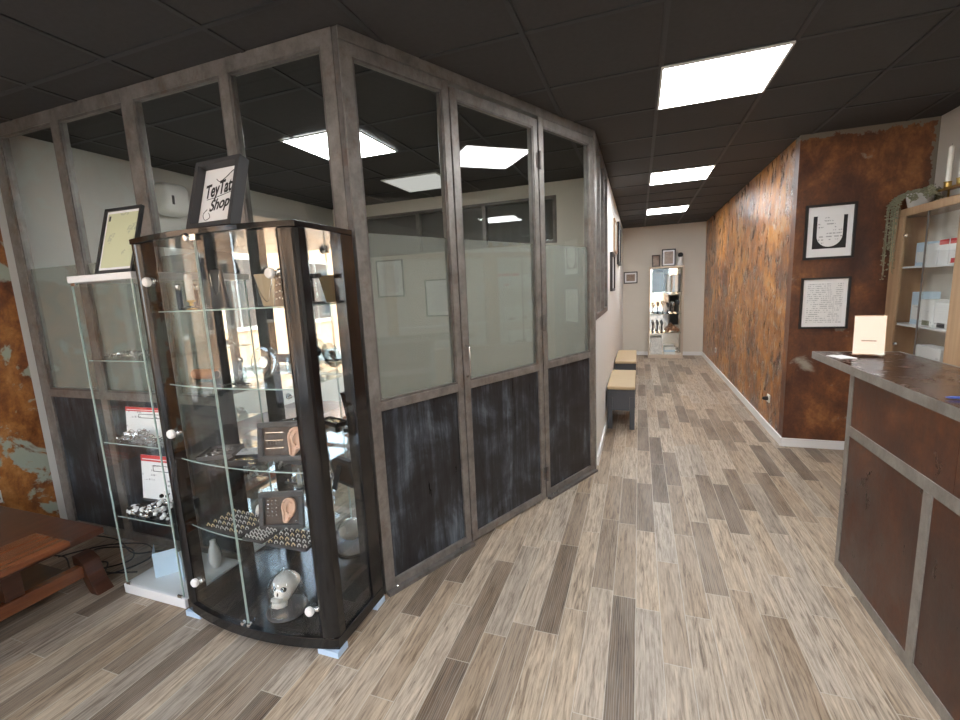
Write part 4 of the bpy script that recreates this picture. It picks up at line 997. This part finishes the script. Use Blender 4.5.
# certificate leaning on top of the white cabinet
tc_ = thing('framed_certificate', 'black framed pale green certificate leaning on top of the white cabinet', 'certificate', (-2.265, 1.385, WT+.0055)); tc_.rotation_euler = (-.30, 0, .04)
W2, H2 = .24, .315
bm = BM(); f = .012
box(bm, -W2/2, W2/2, 0, .015, 0, f); box(bm, -W2/2, W2/2, 0, .015, H2-f, H2); box(bm, -W2/2, -W2/2+f, 0, .015, f, H2-f); box(bm, W2/2-f, W2/2, 0, .015, f, H2-f); box(bm, -W2/2+f, W2/2-f, .011, .015, f, H2-f)
obj('frame', bm, M['black'], tc_)
boxo('mount', (-W2/2+f+.001, W2/2-f-.001, .008, .0105, f+.001, H2-f-.001), M['paper'], tc_)
boxo('certificate_sheet', (-W2/2+f+.012, W2/2-f-.012, .006, .0078, f+.014, H2-f-.014), M['certificate'], tc_)
boxo('stamp', (-W2/2+f+.02, -W2/2+f+.032, .0052, .0058, H2-f-.05, H2-f-.025), M['charcoal'], tc_)
bm = BM(); prism(bm, [(.0155, H2*.85), (.020, H2*.85), (.088, .036), (.082, .031)], -.02, .02, axis='x'); obj('easel_leg', bm, M['black'], tc_)

# ------------------------------------------------------------------ low wooden table at the left edge
tb = thing('low_table', 'low reddish hardwood table with lower shelf and curved legs', 'table', (-3.0, 0, 0))
TY = 1.30
boxo('tabletop', (-.45, .48, -.40, TY, .385, .418), M['red_wood_end'], tb, .004)
boxo('edge_plank', (.27, .535, -.45, 1.135, .4185, .447), M['red_wood'], tb, .004)
boxo('lower_shelf', (-.40, .199, -.36, 1.27, .115, .135), M['red_wood_end'], tb)
boxo('shelf_rail', (.1995, .245, -.40, 1.30, .095, .160), M['red_wood'], tb, .004); boxo('shelf_rail', (-.445, -.4005, -.40, 1.30, .095, .160), M['red_wood'], tb, .004)
for yy in (1.0, -.2):
    for xx in (.20, -.40): boxo('post', (xx-.03, xx+.03, yy, yy+.07, .1605, .3845), M['red_wood_end'], tb)
for y0_ in (1.2805, -.3805):
    for sg_, c_ in ((1, 0), (-1, -.20)):
        y1_ = y0_+(.10 if y0_ > 0 else -.10)
        outer = [(.16, .20), (.20, .195), (.245, .165), (.262, .10), (.285, .05), (.325, .0)]; inner = [(.265, .0), (.235, .04), (.215, .09), (.19, .135), (.16, .15)]
        bm = BM(); prism(bm, [(c_+sg_*p, q) for p, q in outer+inner], min(y0_, y1_)+(.02 if y0_ > 0 else 0)+.0005, max(y0_, y1_)-(0 if y0_ > 0 else .02)-.0005, axis='y'); obj('leg', bm, M['red_wood_end'], tb, .003)
# cables on the floor behind the table
rnd = random.Random(21)
for i, (lab, pts) in enumerate((
    ('black cable looping on floor between the low table and the white cabinet', [(-3.70, 1.30), (-3.35, 1.48), (-3.05, 1.40), (-2.85, 1.56), (-3.0, 1.66), (-3.2, 1.58), (-2.9, 1.45), (-2.68, 1.50)]),
    ('black cable running along foot of the partition behind the white cabinet', [(-3.6, 1.66), (-3.2, 1.70), (-2.9, 1.62), (-2.75, 1.68), (-2.5, 1.715), (-2.1, 1.715)]),
    ('black cable curling on floor at the back corner of the low table', [(-3.1, 1.36), (-2.95, 1.50), (-2.8, 1.42), (-2.72, 1.60), (-2.9, 1.70), (-3.15, 1.62), (-3.3, 1.45)]))):
    bm = BM(); tube(bm, smooth_path([(x, y, .0045+.009*i+.0003*k) for k, (x, y) in enumerate(pts)], 8), .0042, 6)
    tag(obj('cable', bm, M['cable'], smooth=True), lab, 'cable', 'loose cables')

# ------------------------------------------------------------------ light from outside
wd = bpy.data.worlds.new('sky'); S.world = wd; wd.use_nodes = True
nt = wd.node_tree
for n in list(nt.nodes): nt.nodes.remove(n)
o = nt.nodes.new('ShaderNodeOutputWorld'); b = nt.nodes.new('ShaderNodeBackground')
sky = nt.nodes.new('ShaderNodeTexSky'); sky.sky_type = 'HOSEK_WILKIE'; sky.turbidity = 4; sky.ground_albedo = .4
sky.sun_direction = Vector((.45, .55, .7)).normalized()
hs = nt.nodes.new('ShaderNodeHueSaturation'); hs.inputs['Saturation'].default_value = .5
nt.links.new(sky.outputs[0], hs.inputs['Color']); nt.links.new(hs.outputs[0], b.inputs[0]); b.inputs[1].default_value = 34.0
nt.links.new(b.outputs[0], o.inputs[0])
sun = bpy.data.lights.new('sun', 'SUN'); sun.energy = 7; sun.angle = .01; sun.color = (1, .93, .82)
so = bpy.data.objects.new('sun', sun); C.objects.link(so); so.location = (4, 5, 8)
so.rotation_euler = Vector((-.45, -.55, -.7)).to_track_quat('-Z', 'Y').to_euler()

# ------------------------------------------------------------------ camera (fitted to the photograph's vanishing points)
f, yaw, pit, rol = 443.03, math.radians(-19.911), math.radians(-8.8987), math.radians(-2.6613)
cyw, syw, cp, sp = math.cos(yaw), math.sin(yaw), math.cos(pit), math.sin(pit)
fwd = Vector((syw*cp, cyw*cp, sp)); right = Vector((cyw, -syw, 0)); up = right.cross(fwd)
r2 = math.cos(rol)*right+math.sin(rol)*up; u2 = -math.sin(rol)*right+math.cos(rol)*up
cam = bpy.data.cameras.new('camera'); co = bpy.data.objects.new('camera', cam); C.objects.link(co)
m = Matrix.Identity(4)
for i in range(3): m[i][0], m[i][1], m[i][2] = r2[i], u2[i], -fwd[i]
m.translation = (0, 0, 1.5); co.matrix_world = m
cam.sensor_width = 36; cam.lens = f/960*36; cam.clip_start = .05
S.camera = co
S.view_settings.view_transform = 'Standard'; S.view_settings.look = 'None'; S.view_settings.gamma = 1; S.view_settings.use_curve_mapping = False
S.view_settings.exposure = 1.0
S.cycles.max_bounces = 10; S.cycles.transparent_max_bounces = 40; S.cycles.glossy_bounces = 6; S.cycles.diffuse_bounces = 5
S.cycles.use_denoising = True; S.cycles.caustics_refractive = False; S.cycles.sample_clamp_indirect = 6
